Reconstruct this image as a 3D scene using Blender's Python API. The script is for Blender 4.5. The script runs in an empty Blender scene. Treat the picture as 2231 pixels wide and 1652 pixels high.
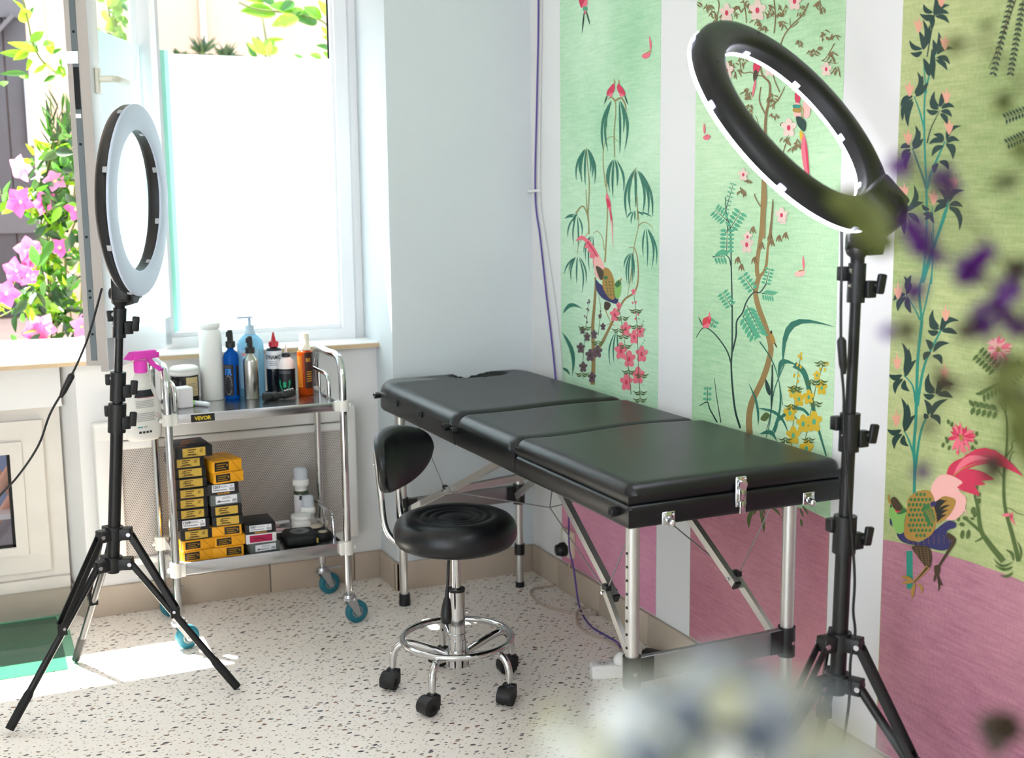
import bpy, bmesh, math, random
import numpy as np
from mathutils import Vector, Matrix
random.seed(7)
D = bpy.data
SC = bpy.context.scene
COL = SC.collection
V = Vector
R_ = math.radians

# ------------------------------------------------------------------ camera solved from the room's vanishing points
CAM_H = 1.45
_C = np.array([1115.5, 826.0]); _V1 = np.array([7090., 358.]); _V2 = np.array([-90., 430.])
FPX = float(np.sqrt(-np.dot(_V1 - _C, _V2 - _C)))
def _dir(v):
    d = np.array([v[0] - _C[0], v[1] - _C[1], FPX]); return d / np.linalg.norm(d)
_X = _dir(_V1); _Y = _dir(_V2); _Y = _Y - _X * np.dot(_X, _Y); _Y /= np.linalg.norm(_Y)
_Z = np.cross(_X, _Y)
if _Z[1] > 0: _Z = -_Z
ROT = np.stack([_X, _Y, _Z]); ORG = np.array([0, 0, CAM_H])
def at(px, py, x=None, y=None, z=None, d=None):
    """point of the room seen at photo pixel px,py on a plane of constant x, y or z (or at depth d)"""
    r = ROT @ np.array([px - _C[0], py - _C[1], FPX])
    if z is not None: t = (z - CAM_H) / r[2]
    elif x is not None: t = x / r[0]
    elif y is not None: t = y / r[1]
    else: t = d / FPX
    return V(ORG + t * r)
def pix(P):
    c = ROT.T @ (np.array(P, float) - ORG); return _C + FPX * c[:2] / c[2]
def zat(x, y, py):
    lo, hi = -1., 4.
    for _ in range(40):
        m = (lo + hi) / 2
        if pix((x, y, m))[1] > py: lo = m
        else: hi = m
    return lo
def ppm(P):
    c = ROT.T @ (np.array(P, float) - ORG); return FPX / c[2]

# ------------------------------------------------------------------ materials
def lin(c):
    out = []
    for v in c[:3]:
        v = v / 255.
        out.append(v / 12.92 if v <= .04045 else ((v + .055) / 1.055) ** 2.4)
    return (*out, 1.)
MATS = {}
def mat(name, col=(200, 200, 200), rough=.5, metal=0., spec=.5, bump=0., bscale=200., noise=0., nscale=8., coat=0., emit=None, estr=0., trans=0., ior=1.45, alpha=None, subs=0.):
    if name in MATS: return MATS[name]
    m = D.materials.new(name); m.use_nodes = True
    nt = m.node_tree; b = nt.nodes['Principled BSDF']
    b.inputs['Base Color'].default_value = lin(col)
    b.inputs['Roughness'].default_value = rough
    b.inputs['Metallic'].default_value = metal
    b.inputs['Specular IOR Level'].default_value = spec
    b.inputs['Coat Weight'].default_value = coat
    b.inputs['Transmission Weight'].default_value = trans
    b.inputs['IOR'].default_value = ior
    if emit: b.inputs['Emission Color'].default_value = lin(emit); b.inputs['Emission Strength'].default_value = estr
    if bump or noise:
        tc = nt.nodes.new('ShaderNodeTexCoord')
        if noise:
            n = nt.nodes.new('ShaderNodeTexNoise'); n.inputs['Scale'].default_value = nscale; n.inputs['Detail'].default_value = 5
            nt.links.new(tc.outputs['Object'], n.inputs['Vector'])
            mx = nt.nodes.new('ShaderNodeMix'); mx.data_type = 'RGBA'
            c = lin(col)
            mx.inputs['A'].default_value = tuple(max(0, v * (1 - noise)) for v in c[:3]) + (1,)
            mx.inputs['B'].default_value = tuple(min(1, v * (1 + noise)) for v in c[:3]) + (1,)
            nt.links.new(n.outputs['Fac'], mx.inputs['Factor']); nt.links.new(mx.outputs['Result'], b.inputs['Base Color'])
        if bump:
            n2 = nt.nodes.new('ShaderNodeTexNoise'); n2.inputs['Scale'].default_value = bscale; n2.inputs['Detail'].default_value = 3
            nt.links.new(tc.outputs['Object'], n2.inputs['Vector'])
            bp = nt.nodes.new('ShaderNodeBump'); bp.inputs['Strength'].default_value = bump; bp.inputs['Distance'].default_value = .002
            nt.links.new(n2.outputs['Fac'], bp.inputs['Height']); nt.links.new(bp.outputs['Normal'], b.inputs['Normal'])
    MATS[name] = m
    return m
def leafmat(name, col, tr=.5):
    """thin leaf or petal: diffuse plus light coming through"""
    if name in MATS: return MATS[name]
    m = D.materials.new(name); m.use_nodes = True; nt = m.node_tree; nt.nodes.clear()
    o = nt.nodes.new('ShaderNodeOutputMaterial'); d = nt.nodes.new('ShaderNodeBsdfDiffuse'); t = nt.nodes.new('ShaderNodeBsdfTranslucent')
    g = nt.nodes.new('ShaderNodeBsdfGlossy'); g.inputs['Roughness'].default_value = .35
    a = nt.nodes.new('ShaderNodeMixShader'); b = nt.nodes.new('ShaderNodeMixShader')
    d.inputs[0].default_value = lin(col); t.inputs[0].default_value = lin(col)
    a.inputs[0].default_value = tr; b.inputs[0].default_value = .05
    nt.links.new(d.outputs[0], a.inputs[1]); nt.links.new(t.outputs[0], a.inputs[2])
    nt.links.new(a.outputs[0], b.inputs[1]); nt.links.new(g.outputs[0], b.inputs[2]); nt.links.new(b.outputs[0], o.inputs[0])
    MATS[name] = m; return m
def glassmat(name, tint=(245, 250, 250), refl=.06):
    """window pane: light passes straight, a little mirror reflection"""
    if name in MATS: return MATS[name]
    m = D.materials.new(name); m.use_nodes = True; nt = m.node_tree; nt.nodes.clear()
    o = nt.nodes.new('ShaderNodeOutputMaterial'); t = nt.nodes.new('ShaderNodeBsdfTransparent'); g = nt.nodes.new('ShaderNodeBsdfGlossy')
    g.inputs['Roughness'].default_value = .02
    lw = nt.nodes.new('ShaderNodeLayerWeight'); lw.inputs[0].default_value = .5
    pw = nt.nodes.new('ShaderNodeMath'); pw.operation = 'POWER'; pw.inputs[1].default_value = 5.; nt.links.new(lw.outputs['Facing'], pw.inputs[0])
    fr = nt.nodes.new('ShaderNodeMath'); fr.operation = 'MULTIPLY_ADD'; fr.inputs[1].default_value = .55; fr.inputs[2].default_value = .03; nt.links.new(pw.outputs[0], fr.inputs[0])
    t.inputs[0].default_value = lin(tint)
    a = nt.nodes.new('ShaderNodeMixShader'); nt.links.new(fr.outputs[0], a.inputs[0])
    nt.links.new(t.outputs[0], a.inputs[1]); nt.links.new(g.outputs[0], a.inputs[2]); nt.links.new(a.outputs[0], o.inputs[0])
    MATS[name] = m; return m
def filmmat(name, col, clear=0.1, diff=.35):
    """frosted privacy film: scatters daylight through, slightly see-through"""
    if name in MATS: return MATS[name]
    m = D.materials.new(name); m.use_nodes = True; nt = m.node_tree; nt.nodes.clear()
    o = nt.nodes.new('ShaderNodeOutputMaterial'); t = nt.nodes.new('ShaderNodeBsdfTransparent'); tr = nt.nodes.new('ShaderNodeBsdfTranslucent'); d = nt.nodes.new('ShaderNodeBsdfDiffuse')
    for n in (tr, d, t): n.inputs[0].default_value = lin(col)
    a = nt.nodes.new('ShaderNodeMixShader'); a.inputs[0].default_value = diff
    b = nt.nodes.new('ShaderNodeMixShader'); b.inputs[0].default_value = clear
    nt.links.new(tr.outputs[0], a.inputs[1]); nt.links.new(d.outputs[0], a.inputs[2])
    nt.links.new(a.outputs[0], b.inputs[1]); nt.links.new(t.outputs[0], b.inputs[2]); nt.links.new(b.outputs[0], o.inputs[0])
    MATS[name] = m; return m
class NT:
    """tiny node helper"""
    def __init__(s, name):
        s.m = D.materials.new(name); s.m.use_nodes = True; s.t = s.m.node_tree; s.b = s.t.nodes['Principled BSDF']; MATS[name] = s.m
        s.tc = s.n('TexCoord')
    def n(s, k, **kw):
        x = s.t.nodes.new('ShaderNode' + k)
        for a, v in kw.items():
            if a in x.inputs.keys(): x.inputs[a].default_value = v
            else: setattr(x, a, v)
        return x
    def l(s, a, b): s.t.links.new(a, b)
    def mix(s, fac, A, B, blend='MIX'):
        x = s.t.nodes.new('ShaderNodeMix'); x.data_type = 'RGBA'; x.blend_type = blend
        for nm, v in (('Factor', fac), ('A', A), ('B', B)):
            if isinstance(v, (float, int)): x.inputs[nm].default_value = v
            elif isinstance(v, tuple): x.inputs[nm].default_value = v
            else: s.l(v, x.inputs[nm])
        return x.outputs['Result']
    def mapping(s, scale=(1, 1, 1), rot=(0, 0, 0), src='Object'):
        x = s.n('Mapping'); x.inputs['Scale'].default_value = scale; x.inputs['Rotation'].default_value = rot
        s.l(s.tc.outputs[src], x.inputs['Vector']); return x.outputs[0]
    def ramp(s, src, stops, interp='LINEAR'):
        x = s.n('ValToRGB'); x.color_ramp.interpolation = interp
        e = x.color_ramp.elements
        while len(e) < len(stops): e.new(.5)
        for k, (p, c) in enumerate(stops): e[k].position = p; e[k].color = c
        s.l(src, x.inputs[0]); return x.outputs[0]

# ------------------------------------------------------------------ mesh builder
def frame(dirv):
    d = V(dirv).normalized(); a = V((0, 0, 1)) if abs(d.z) < .95 else V((1, 0, 0))
    x = a.cross(d).normalized(); y = d.cross(x); return x, y, d
def spl(pts, k=6, closed=False):
    """Catmull-Rom through pts"""
    P = [V(p) for p in pts]; n = len(P); out = []
    rng = range(n if closed else n - 1)
    for i in rng:
        if closed: a, b, c, d = P[i - 1], P[i], P[(i + 1) % n], P[(i + 2) % n]
        else: a, b, c, d = P[max(i - 1, 0)], P[i], P[i + 1], P[min(i + 2, n - 1)]
        for j in range(k):
            t = j / k
            out.append(.5 * ((2 * b) + (c - a) * t + (2 * a - 5 * b + 4 * c - d) * t * t + (3 * b - a - 3 * c + d) * t ** 3))
    if not closed: out.append(P[-1])
    return out
class MB:
    def __init__(s): s.v = []; s.f = []; s.mi = []; s.sm = []; s.M = Matrix.Identity(4)
    def add(s, vs, fs, m=0, sm=False):
        o = len(s.v); s.v += [s.M @ V(v) for v in vs]
        for f in fs: s.f.append([o + i for i in f]); s.mi.append(m); s.sm.append(sm)
        return s
    def box(s, c, size, m=0, rot=None, bev=0., seg=2, sm=None):
        bm = bmesh.new(); bmesh.ops.create_cube(bm, size=1.)
        bmesh.ops.scale(bm, vec=size, verts=bm.verts)
        if bev: bmesh.ops.bevel(bm, geom=bm.edges[:], offset=bev, segments=seg, profile=.5, affect='EDGES')
        if rot is not None: bmesh.ops.rotate(bm, cent=(0, 0, 0), matrix=rot.to_3x3(), verts=bm.verts)
        bm.verts.index_update()
        s.add([v.co + V(c) for v in bm.verts], [[v.index for v in f.verts] for f in bm.faces], m, bool(bev) if sm is None else sm)
        bm.free(); return s
    def span(s, a, b, m=0, bev=0., seg=2):
        a = V(a); b = V(b); return s.box((a + b) / 2, [abs(q) for q in (b - a)], m, None, bev, seg)
    def bar(s, p0, p1, w, h, m=0, up=(0, 0, 1), bev=0.):
        p0 = V(p0); p1 = V(p1); d = (p1 - p0); L = d.length; d.normalize()
        u = V(up); sx = d.cross(u)
        if sx.length < 1e-4: sx = d.cross(V((0, 1, 0)))
        sx.normalize(); u = sx.cross(d)
        return s.box((p0 + p1) / 2, (w, L, h), m, Matrix((sx, d, u)).transposed(), bev)
    def cyl(s, p0, p1, r0, r1=None, n=16, m=0, caps=True, sm=True):
        r1 = r0 if r1 is None else r1; p0 = V(p0); p1 = V(p1); x, y, d = frame(p1 - p0)
        c = [(math.cos(2 * math.pi * i / n), math.sin(2 * math.pi * i / n)) for i in range(n)]
        A = [p0 + x * (a * r0) + y * (b * r0) for a, b in c]; B = [p1 + x * (a * r1) + y * (b * r1) for a, b in c]
        s.add(A + B, [[i, (i + 1) % n, n + (i + 1) % n, n + i] for i in range(n)], m, sm)
        if caps: s.add(A, [list(range(n))[::-1]], m); s.add(B, [list(range(n))], m)
        return s
    def tube(s, pts, r, n=10, m=0, closed=False, caps=True, sm=True):
        P = [V(p) for p in pts]; k = len(P)
        rr = r if isinstance(r, (list, tuple)) else [r] * k
        T = []
        for i in range(k):
            a = P[i - 1] if (i or closed) else P[0]; b = P[(i + 1) % k] if (i < k - 1 or closed) else P[-1]
            t = b - a; T.append(t.normalized() if t.length > 1e-9 else V((0, 0, 1)))
        x, y, _ = frame(T[0]); rings = []
        for i in range(k):
            x = (x - T[i] * x.dot(T[i])).normalized(); y = T[i].cross(x)
            rings += [P[i] + x * (rr[i] * math.cos(2 * math.pi * j / n)) + y * (rr[i] * math.sin(2 * math.pi * j / n)) for j in range(n)]
        F = []
        for i in range(k if closed else k - 1):
            for j in range(n):
                a = i * n + j; b = i * n + (j + 1) % n; c = ((i + 1) % k) * n + (j + 1) % n; d = ((i + 1) % k) * n + j
                F.append([a, b, c, d])
        s.add(rings, F, m, sm)
        if caps and not closed:
            s.add(rings[:n], [list(range(n))[::-1]], m); s.add(rings[-n:], [list(range(n))], m)
        return s
    def lathe(s, prof, o=(0, 0, 0), axis=(0, 0, 1), n=28, m=0, sm=True, sx=1., sy=1.):
        """profile (r, h) turned about axis from o; sharp corners stay sharp by doubling the point"""
        x, y, d = frame(axis); o = V(o)
        if tuple(axis) == (0, 0, 1): x, y = V((1, 0, 0)), V((0, 1, 0))
        vs = []
        for r, h in prof:
            for i in range(n):
                a = 2 * math.pi * i / n; vs.append(o + x * (r * sx * math.cos(a)) + y * (r * sy * math.sin(a)) + d * h)
        F = []
        for k in range(len(prof) - 1):
            if abs(prof[k][0] - prof[k + 1][0]) + abs(prof[k][1] - prof[k + 1][1]) < 1e-7: continue
            for i in range(n):
                F.append([k * n + i, k * n + (i + 1) % n, (k + 1) * n + (i + 1) % n, (k + 1) * n + i])
        s.add(vs, F, m, sm)
        if prof[0][0] > 1e-5: s.add(vs[:n], [list(range(n))[::-1]], m)
        if prof[-1][0] > 1e-5: s.add(vs[-n:], [list(range(n))], m)
        return s
    def torus(s, c, axis, Rr, r, n=48, k=10, m=0):
        x, y, d = frame(axis); c = V(c)
        return s.tube([c + x * (Rr * math.cos(2 * math.pi * i / n)) + y * (Rr * math.sin(2 * math.pi * i / n)) for i in range(n)], r, k, m, closed=True)
    def ball(s, c, r, m=0, n=14, sc=(1, 1, 1), rot=None):
        vs = []; F = []; h = n // 2; Rm = rot.to_3x3() if rot is not None else Matrix.Identity(3)
        for i in range(h + 1):
            t = math.pi * i / h
            for j in range(n):
                a = 2 * math.pi * j / n
                vs.append(V(c) + Rm @ V((r * sc[0] * math.sin(t) * math.cos(a), r * sc[1] * math.sin(t) * math.sin(a), r * sc[2] * math.cos(t))))
        for i in range(h):
            for j in range(n): F.append([i * n + j, (i + 1) * n + j, (i + 1) * n + (j + 1) % n, i * n + (j + 1) % n])
        return s.add(vs, F, m, True)
    def prism(s, poly, O, ux, uy, h, m=0, sm=False):
        """2-D polygon in the plane (O, ux, uy) given thickness h along ux x uy"""
        O = V(O); ux = V(ux); uy = V(uy); nn = ux.cross(uy).normalized() * h; n = len(poly)
        A = [O + ux * p[0] + uy * p[1] for p in poly]; B = [p + nn for p in A]
        s.add(A, [list(range(n))[::-1]], m); s.add(B, [list(range(n))], m)
        s.add(A + B, [[i, (i + 1) % n, n + (i + 1) % n, n + i] for i in range(n)], m, sm)
        return s
    def text(s, txt, O, ux, uy, size, m=0, ext=.0003, bold=0., width=None):
        cu = D.curves.new('t', 'FONT'); cu.body = txt; cu.size = 1.; cu.extrude = 0.; cu.offset = bold; cu.resolution_u = 3
        o = D.objects.new('t', cu); COL.objects.link(o); bpy.context.view_layer.update()
        me = D.meshes.new_from_object(o.evaluated_get(bpy.context.evaluated_depsgraph_get()))
        vs = [v.co.copy() for v in me.vertices]; fs = [list(p.vertices) for p in me.polygons]
        D.objects.remove(o); D.curves.remove(cu); D.meshes.remove(me)
        if not vs: return s
        mx = max(v.x for v in vs); mn = min(v.x for v in vs)
        kx = size if width is None else width / max(1e-6, mx - mn)
        O = V(O); ux = V(ux).normalized(); uy = V(uy).normalized(); nn = ux.cross(uy)
        s.add([O + ux * ((v.x - mn) * kx) + uy * (v.y * size) + nn * ext for v in vs], fs, m); return s
    def build(s, name, mats, parent=None, loc=(0, 0, 0)):
        me = D.meshes.new(name); me.from_pydata([tuple(v) for v in s.v], [], s.f)
        for m in (mats if isinstance(mats, (list, tuple)) else [mats]): me.materials.append(m)
        me.polygons.foreach_set('material_index', s.mi); me.polygons.foreach_set('use_smooth', s.sm); me.update()
        bm = bmesh.new(); bm.from_mesh(me); bmesh.ops.remove_doubles(bm, verts=bm.verts, dist=1e-7) if False else None
        bmesh.ops.recalc_face_normals(bm, faces=bm.faces) ; bm.to_mesh(me); bm.free()
        o = D.objects.new(name, me); COL.objects.link(o); o.location = loc
        if parent is not None: o.parent = parent
        return o
def tag(o, label=None, cat=None, group=None, kind=None):
    if label: o['label'] = label
    if cat: o['category'] = cat
    if group: o['group'] = group
    if kind: o['kind'] = kind
    return o
def thing(name, label, cat, loc=(0, 0, 0), rz=0., group=None):
    o = D.objects.new(name, None); COL.objects.link(o); o.location = loc; o.rotation_euler = (0, 0, rz); o.empty_display_size = .05
    return tag(o, label, cat, group)
def struct(o): o['kind'] = 'structure'; return o
def dup(root, loc, rz, label, group=None):
    r = root.copy(); COL.objects.link(r); r.location = loc; r.rotation_euler = (0, 0, rz); r['label'] = label
    if group: r['group'] = group
    for ch in list(root.children):
        c = ch.copy(); COL.objects.link(c); c.parent = r
        for g in list(ch.children):
            q = g.copy(); COL.objects.link(q); q.parent = c
    return r
def rmat(ang, ax): return Matrix.Rotation(R_(ang), 4, ax)

# common materials
BLK = mat('black_plastic', (20, 20, 21), .42)
BLKM = mat('black_metal', (16, 16, 17), .33, spec=.5)
LEA = mat('black_leather', (15, 16, 18), .34, bump=.12, bscale=420, spec=.5)
CHR = mat('chrome', (205, 205, 205), .09, 1.)
STEEL = mat('brushed_steel', (190, 190, 192), .22, 1.)
ALU = mat('aluminium', (196, 194, 190), .38, .85)
ALUG = mat('grey_aluminium', (140, 138, 138), .42, .7)
ZINC = mat('zinc', (176, 178, 180), .3, .9)
WPL = mat('white_plastic', (236, 234, 230), .4)
RUB = mat('black_rubber', (14, 14, 14), .7)
SCREW = mat('screw_steel', (200, 200, 205), .25, 1.)
# ------------------------------------------------------------------ the room
def wall_material(name, col, var=.03):
    w = NT(name); n = w.n('TexNoise', Scale=3., Detail=6.); w.l(w.tc.outputs['Object'], n.inputs['Vector'])
    c = lin(col); w.l(w.mix(n.outputs['Fac'], tuple(v * (1 - var) for v in c[:3]) + (1,), tuple(min(1, v * (1 + var)) for v in c[:3]) + (1,)), w.b.inputs['Base Color'])
    n2 = w.n('TexNoise', Scale=90., Detail=4.); w.l(w.tc.outputs['Object'], n2.inputs['Vector'])
    bp = w.n('Bump', Strength=.12, Distance=.003); w.l(n2.outputs['Fac'], bp.inputs['Height']); w.l(bp.outputs['Normal'], w.b.inputs['Normal'])
    w.b.inputs['Roughness'].default_value = .75; w.b.inputs['Specular IOR Level'].default_value = .25
    return w.m
WALL = wall_material('white_wall_paint', (228, 226, 224))
CEIL = wall_material('ceiling_paint', (232, 232, 230))
# terrazzo
T = NT('terrazzo')
vec = T.mapping((.62, 1.12, 1), (0, 0, R_(24)))
nz = T.n('TexNoise', Scale=30., Detail=2.); T.l(vec, nz.inputs['Vector'])
va = T.n('VectorMath', operation='MULTIPLY_ADD'); T.l(nz.outputs['Color'], va.inputs[0]); va.inputs[1].default_value = (.012, .012, 0); T.l(vec, va.inputs[2])
fn = T.n('TexNoise', Scale=5., Detail=5.); T.l(vec, fn.inputs['Vector'])
col = T.mix(fn.outputs['Fac'], lin((247, 236, 223)), lin((253, 247, 239)))
for sc, mul, off, tone in ((60., .66, -.335, 0), (105., .60, -.35, 1), (165., .58, -.40, 2)):
    vo = T.n('TexVoronoi', Scale=sc, Randomness=1.); vo.voronoi_dimensions = '2D'; T.l(va.outputs[0], vo.inputs['Vector'])
    sep = T.n('SeparateColor'); T.l(vo.outputs['Color'], sep.inputs[0])
    # random chip size per cell; many cells hold no chip
    th = T.n('Math', operation='MULTIPLY_ADD'); T.l(sep.outputs[0], th.inputs[0]); th.inputs[1].default_value = mul; th.inputs[2].default_value = off
    lt = T.n('Math', operation='LESS_THAN'); T.l(vo.outputs['Distance'], lt.inputs[0]); T.l(th.outputs[0], lt.inputs[1])
    cr = T.ramp(sep.outputs[1], [[(0, lin((52, 50, 52))), (.22, lin((128, 122, 118))), (.42, lin((148, 112, 84))), (.58, lin((84, 82, 86))), (.74, lin((176, 158, 138))), (.88, lin((120, 72, 52)))],
                                 [(0, lin((70, 68, 70))), (.25, lin((150, 146, 140))), (.5, lin((110, 84, 66))), (.7, lin((44, 43, 45))), (.85, lin((170, 140, 110))), (.95, lin((196, 190, 180)))],
                                 [(0, lin((96, 92, 90))), (.3, lin((170, 160, 146))), (.5, lin((60, 58, 60))), (.7, lin((150, 120, 96))), (.85, lin((120, 118, 118))), (.95, lin((200, 190, 176)))]][tone], 'CONSTANT')
    col = T.mix(lt.outputs[0], col, cr)
T.l(col, T.b.inputs['Base Color']); T.b.inputs['Roughness'].default_value = .42; T.b.inputs['Specular IOR Level'].default_value = .4
TERR = T.m
TILE = mat('beige_skirting_tile', (186, 170, 152), .45, noise=.06, nscale=14)
TILEL = mat('grey_beige_tile', (168, 158, 144), .45, noise=.06, nscale=14)
GROUT = mat('dark_grout', (84, 76, 70), .9)
XR, YB, YP, XP = 1.933, 4.307, 4.118, 1.378      # right wall, window wall, pier face, pier side
struct(MB().span((-2.6, -1.8, -.06), (XR + .15, 4.7, 0)).build('floor', TERR))
struct(MB().span((-2.6, -1.8, 2.75), (XR + .15, 4.62, 2.85)).build('ceiling', CEIL))
struct(MB().span((XR, -1.8, 0), (XR + .15, 4.62, 2.75)).build('wall_right', WALL))
struct(MB().span((XP, YP, 0), (XR, 4.62, 2.75)).build('wall_corner', wall_material('white_wall_paint_shaded', (212, 217, 219))))  # white wall paint with the pier's shade mixed into the colour
wb = MB()
wb.span((.315, YB, 0), (XP, 4.45, .888))                                   # under the sill, behind the radiator
wb.prism([(.315, YB), (.315, 4.45), (.25, 4.45)], (0, 0, 0), (1, 0, 0), (0, 1, 0), .888)
wb.span((-2.6, 4.36, .742), (.27, 4.45, .888))                             # apron over the low window
wb.span((-2.6, YB, 2.35), (XP, 4.52, 2.75))                                # lintel
wb.span((-2.6, YB, 0), (-.75, 4.52, 2.35))                                 # wall left of the windows
struct(wb.build('wall_back', WALL))
struct(MB().span((-2.75, 1.1, 0), (-2.6, 4.62, 2.75)).build('wall_left', WALL))  # stops short: unseen opening added so sky light fills the room
struct(MB().span((-2.75, -1.95, 0), (XR + .15, -1.8, 2.75)).build('wall_front', WALL))
# sill: thick painted shelf with a tan front edge
SILLW = mat('white_sill_paint', (242, 241, 238), .35)
SILLE = mat('tan_sill_edge', (206, 180, 146), .6, noise=.08, nscale=40)
sb = MB().span((-.75, 4.275, .892), (XP, 5.0, .906)).span((-.75, 4.269, .888), (XP, 4.277, .903), 1)
struct(sb.build('trim_1', [SILLW, SILLE]))
# skirting tiles, each run one structure with open joints over grout
def skirting(name, p0, p1, seams, h, inward, m):
    p0 = V(p0); p1 = V(p1); d = (p1 - p0); L = d.length; d.normalize(); n = V(inward)
    b = MB(); u = [0] + seams + [L]
    b.bar(p0 + n * .004 + V((0, 0, h / 2)), p1 + n * .004 + V((0, 0, h / 2)), .008, h - .003, 1)
    for a, c in zip(u[:-1], u[1:]):
        b.bar(p0 + d * (a + .0016) + n * .007 + V((0, 0, h / 2)), p0 + d * (c - .0016) + n * .007 + V((0, 0, h / 2)), .014, h, 0, bev=.0015)
    return struct(b.build(name, [m, GROUT]))
skirting('baseboard_back', (.315, YB, 0), (XP, YB, 0), [.30, .63, .95], .105, (0, -1, 0), TILE)
skirting('baseboard_corner', (XP, YB - .014, 0), (XP, YP - .014, 0), [.085], .105, (-1, 0, 0), TILE)
skirting('baseboard_pier', (XP - .014, YP, 0), (XR, YP, 0), [], .105, (0, -1, 0), TILE)
skirting('baseboard_right', (XR, YP - .014, 0), (XR, -1.8, 0), [.22 + .325 * k for k in range(18)], .105, (-1, 0, 0), TILE)
skirting('baseboard_recess', (-1.2, 4.39, 0), (.262, 4.39, 0), [.5], .1, (0, -1, 0), TILEL)
struct(MB().prism([(.315, YB + .002), (.25, 4.45), (.236, 4.45), (.299, YB - .008)], (0, 0, 0), (1, 0, 0), (0, 1, 0), .105).build('trim_2', TILEL))
# walk-on green glass panel let into the floor below the low window
GG = mat('green_floor_glass', (44, 98, 76), .12, spec=.6)
GGE = mat('green_glass_edge', (104, 172, 140), .15, spec=.6)
gp = thing('glass_floor_panel', 'green glass walk-on panel in the floor below the low window', 'floor panel', (-.2, 4.1, 0))
MB().span((-1.0, -.26, 0), (.405, .262, .003), bev=.001).build('glass_slab', GG, gp)
MB().span((.405, -.26, 0), (.437, .262, .0032)).span((-1.0, .262, 0), (.437, .276, .0032)).build('pale_rim', GGE, gp)

# ------------------------------------------------------------------ windows
FRM = mat('white_window_frame', (236, 236, 238), .4)
FRMG = mat('grey_sash_edge', (176, 168, 160), .45, .1)
LOCK = mat('dark_lock_channel', (92, 98, 98), .4, .5)
GLS = glassmat('window_glass')
FILM = filmmat('frosted_film', (234, 239, 246), .04, .12)
FILMG = filmmat('mint_film_strip', (182, 222, 214), .2)
YW = 4.47
w1 = struct(D.objects.new('window_1', None)); COL.objects.link(w1); w1.location = (.66, YW, .9)
f = MB()
def rect(mb, x0, x1, z0, z1, y0, y1, wl, wr, wb_, wt, m=0):
    mb.span((x0, y0, z0), (x0 + wl, y1, z1), m); mb.span((x1 - wr, y0, z0), (x1, y1, z1), m)
    mb.span((x0 + wl, y0, z0), (x1 - wr, y1, z0 + wb_), m); mb.span((x0 + wl, y0, z1 - wt), (x1 - wr, y1, z1), m)
rect(f, -.075, .717, .006, 1.46, .0, .035, .075, .08, .055, .06)
f.span((-.075, -.03, .006), (-.05, -.0005, 1.46)); f.span((-.05, -.018, .006), (-.03, -.0005, 1.46)); f.span((-.03, -.03, .006), (-.005, -.0005, 1.46)); f.span((-.005, -.012, .062), (.012, .022, 1.40))
f.span((.632, -.03, .006), (.68, -.0005, 1.46)); f.span((.68, -.018, .006), (.717, -.0005, 1.46)); f.span((.62, -.012, .062), (.632, .022, 1.40))
f.span((-.005, -.03, .006), (.632, -.0005, .045)); f.span((-.005, -.012, .0455), (.632, -.0005, .0615)); f.span((-.005, -.03, 1.40), (.632, -.0005, 1.46))
f.build('window_frame', FRM, w1)
MB().span((.012, .003, .06), (.62, .007, 1.40)).build('pane', GLS, w1)
MB().span((.042, .0012, .062), (.618, .0024, 1.038)).build('frosted_film', FILM, w1)
MB().span((.012, .0012, .062), (.042, .0024, 1.05)).build('film_strip', FILMG, w1)
MB().span((.614, -.001, 1.04), (.6205, .0026, 1.40)).build('gasket', RUB, w1)
w2 = struct(D.objects.new('window_2', None)); COL.objects.link(w2); w2.location = (.585, YW - .02, .9)
f = MB(); rect(f, -1.40, -.001, .006, 1.46, .0, .05, .07, .005, .024, .06)
f.build('window_frame', FRM, w2)
# open sash: local x along the sash from the hinge to its free edge, local y to its room side
hx, hy = .595, 4.44
fx, fy = .315, 3.835
ln = math.hypot(fx - hx, fy - hy)
sash = MB()
T_ = .066
sash.span((0, 0, .045), (.055, T_ - .02, 1.44)); sash.span((ln - .07, 0, .045), (ln - .004, T_ - .022, 1.44)); sash.span((0, 0, .045), (ln - .004, T_ - .022, .115)); sash.span((0, 0, 1.37), (ln - .004, T_ - .022, 1.44))
sash.span((ln - .085, T_ - .022, .026), (ln, T_, 1.45), bev=.003); sash.span((0, T_ - .022, .026), (.07, T_, 1.45)); sash.span((0, T_ - .022, .026), (ln, T_, .125)); sash.span((0, T_ - .022, 1.36), (ln, T_, 1.45))
so = sash.build('open_sash', FRM, w2); so.location = (hx - .585, hy - YW + .02, 0); so.rotation_euler = (0, 0, math.atan2(fy - hy, fx - hx))
ed = MB().span((ln - .004, .0, .045), (ln + .0006, T_ - .02, 1.44)).span((ln, T_ - .022, .026), (ln + .0008, T_ - .001, 1.45))
ed.build('sash_edge', FRMG, so)
ch = MB().span((ln + .0006, .016, .06), (ln + .0022, .034, 1.43))
for z in (.14, .25, .27, .43, .70, 1.02, 1.20): ch.cyl((ln + .002, .025, z), (ln + .004, .025, z), .004, n=10, m=1)
ch.span((ln + .0022, .017, .80), (ln + .003, .033, .92), 1); ch.span((ln + .002, .017, .775), (ln + .006, .033, .787), 2); ch.span((ln + .002, .002, .93), (ln + .004, .034, .965), 2)
ch.build('lock_channel', [LOCK, RUB, mat('steel_striker', (214, 212, 208), .3, .8)], so)
MB().span((.05, .018, .115), (ln - .08, .022, 1.37)).build('sash_pane', GLS, so)
MB().prism([(.05, .115), (ln - .08, .115), (ln - .08, 1.052), (.05, 1.052)], (0, .0235, 0), (1, 0, 0), (0, 0, 1), .001).build('sash_film', filmmat('sash_film', (226, 242, 244), .25), so)
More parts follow.
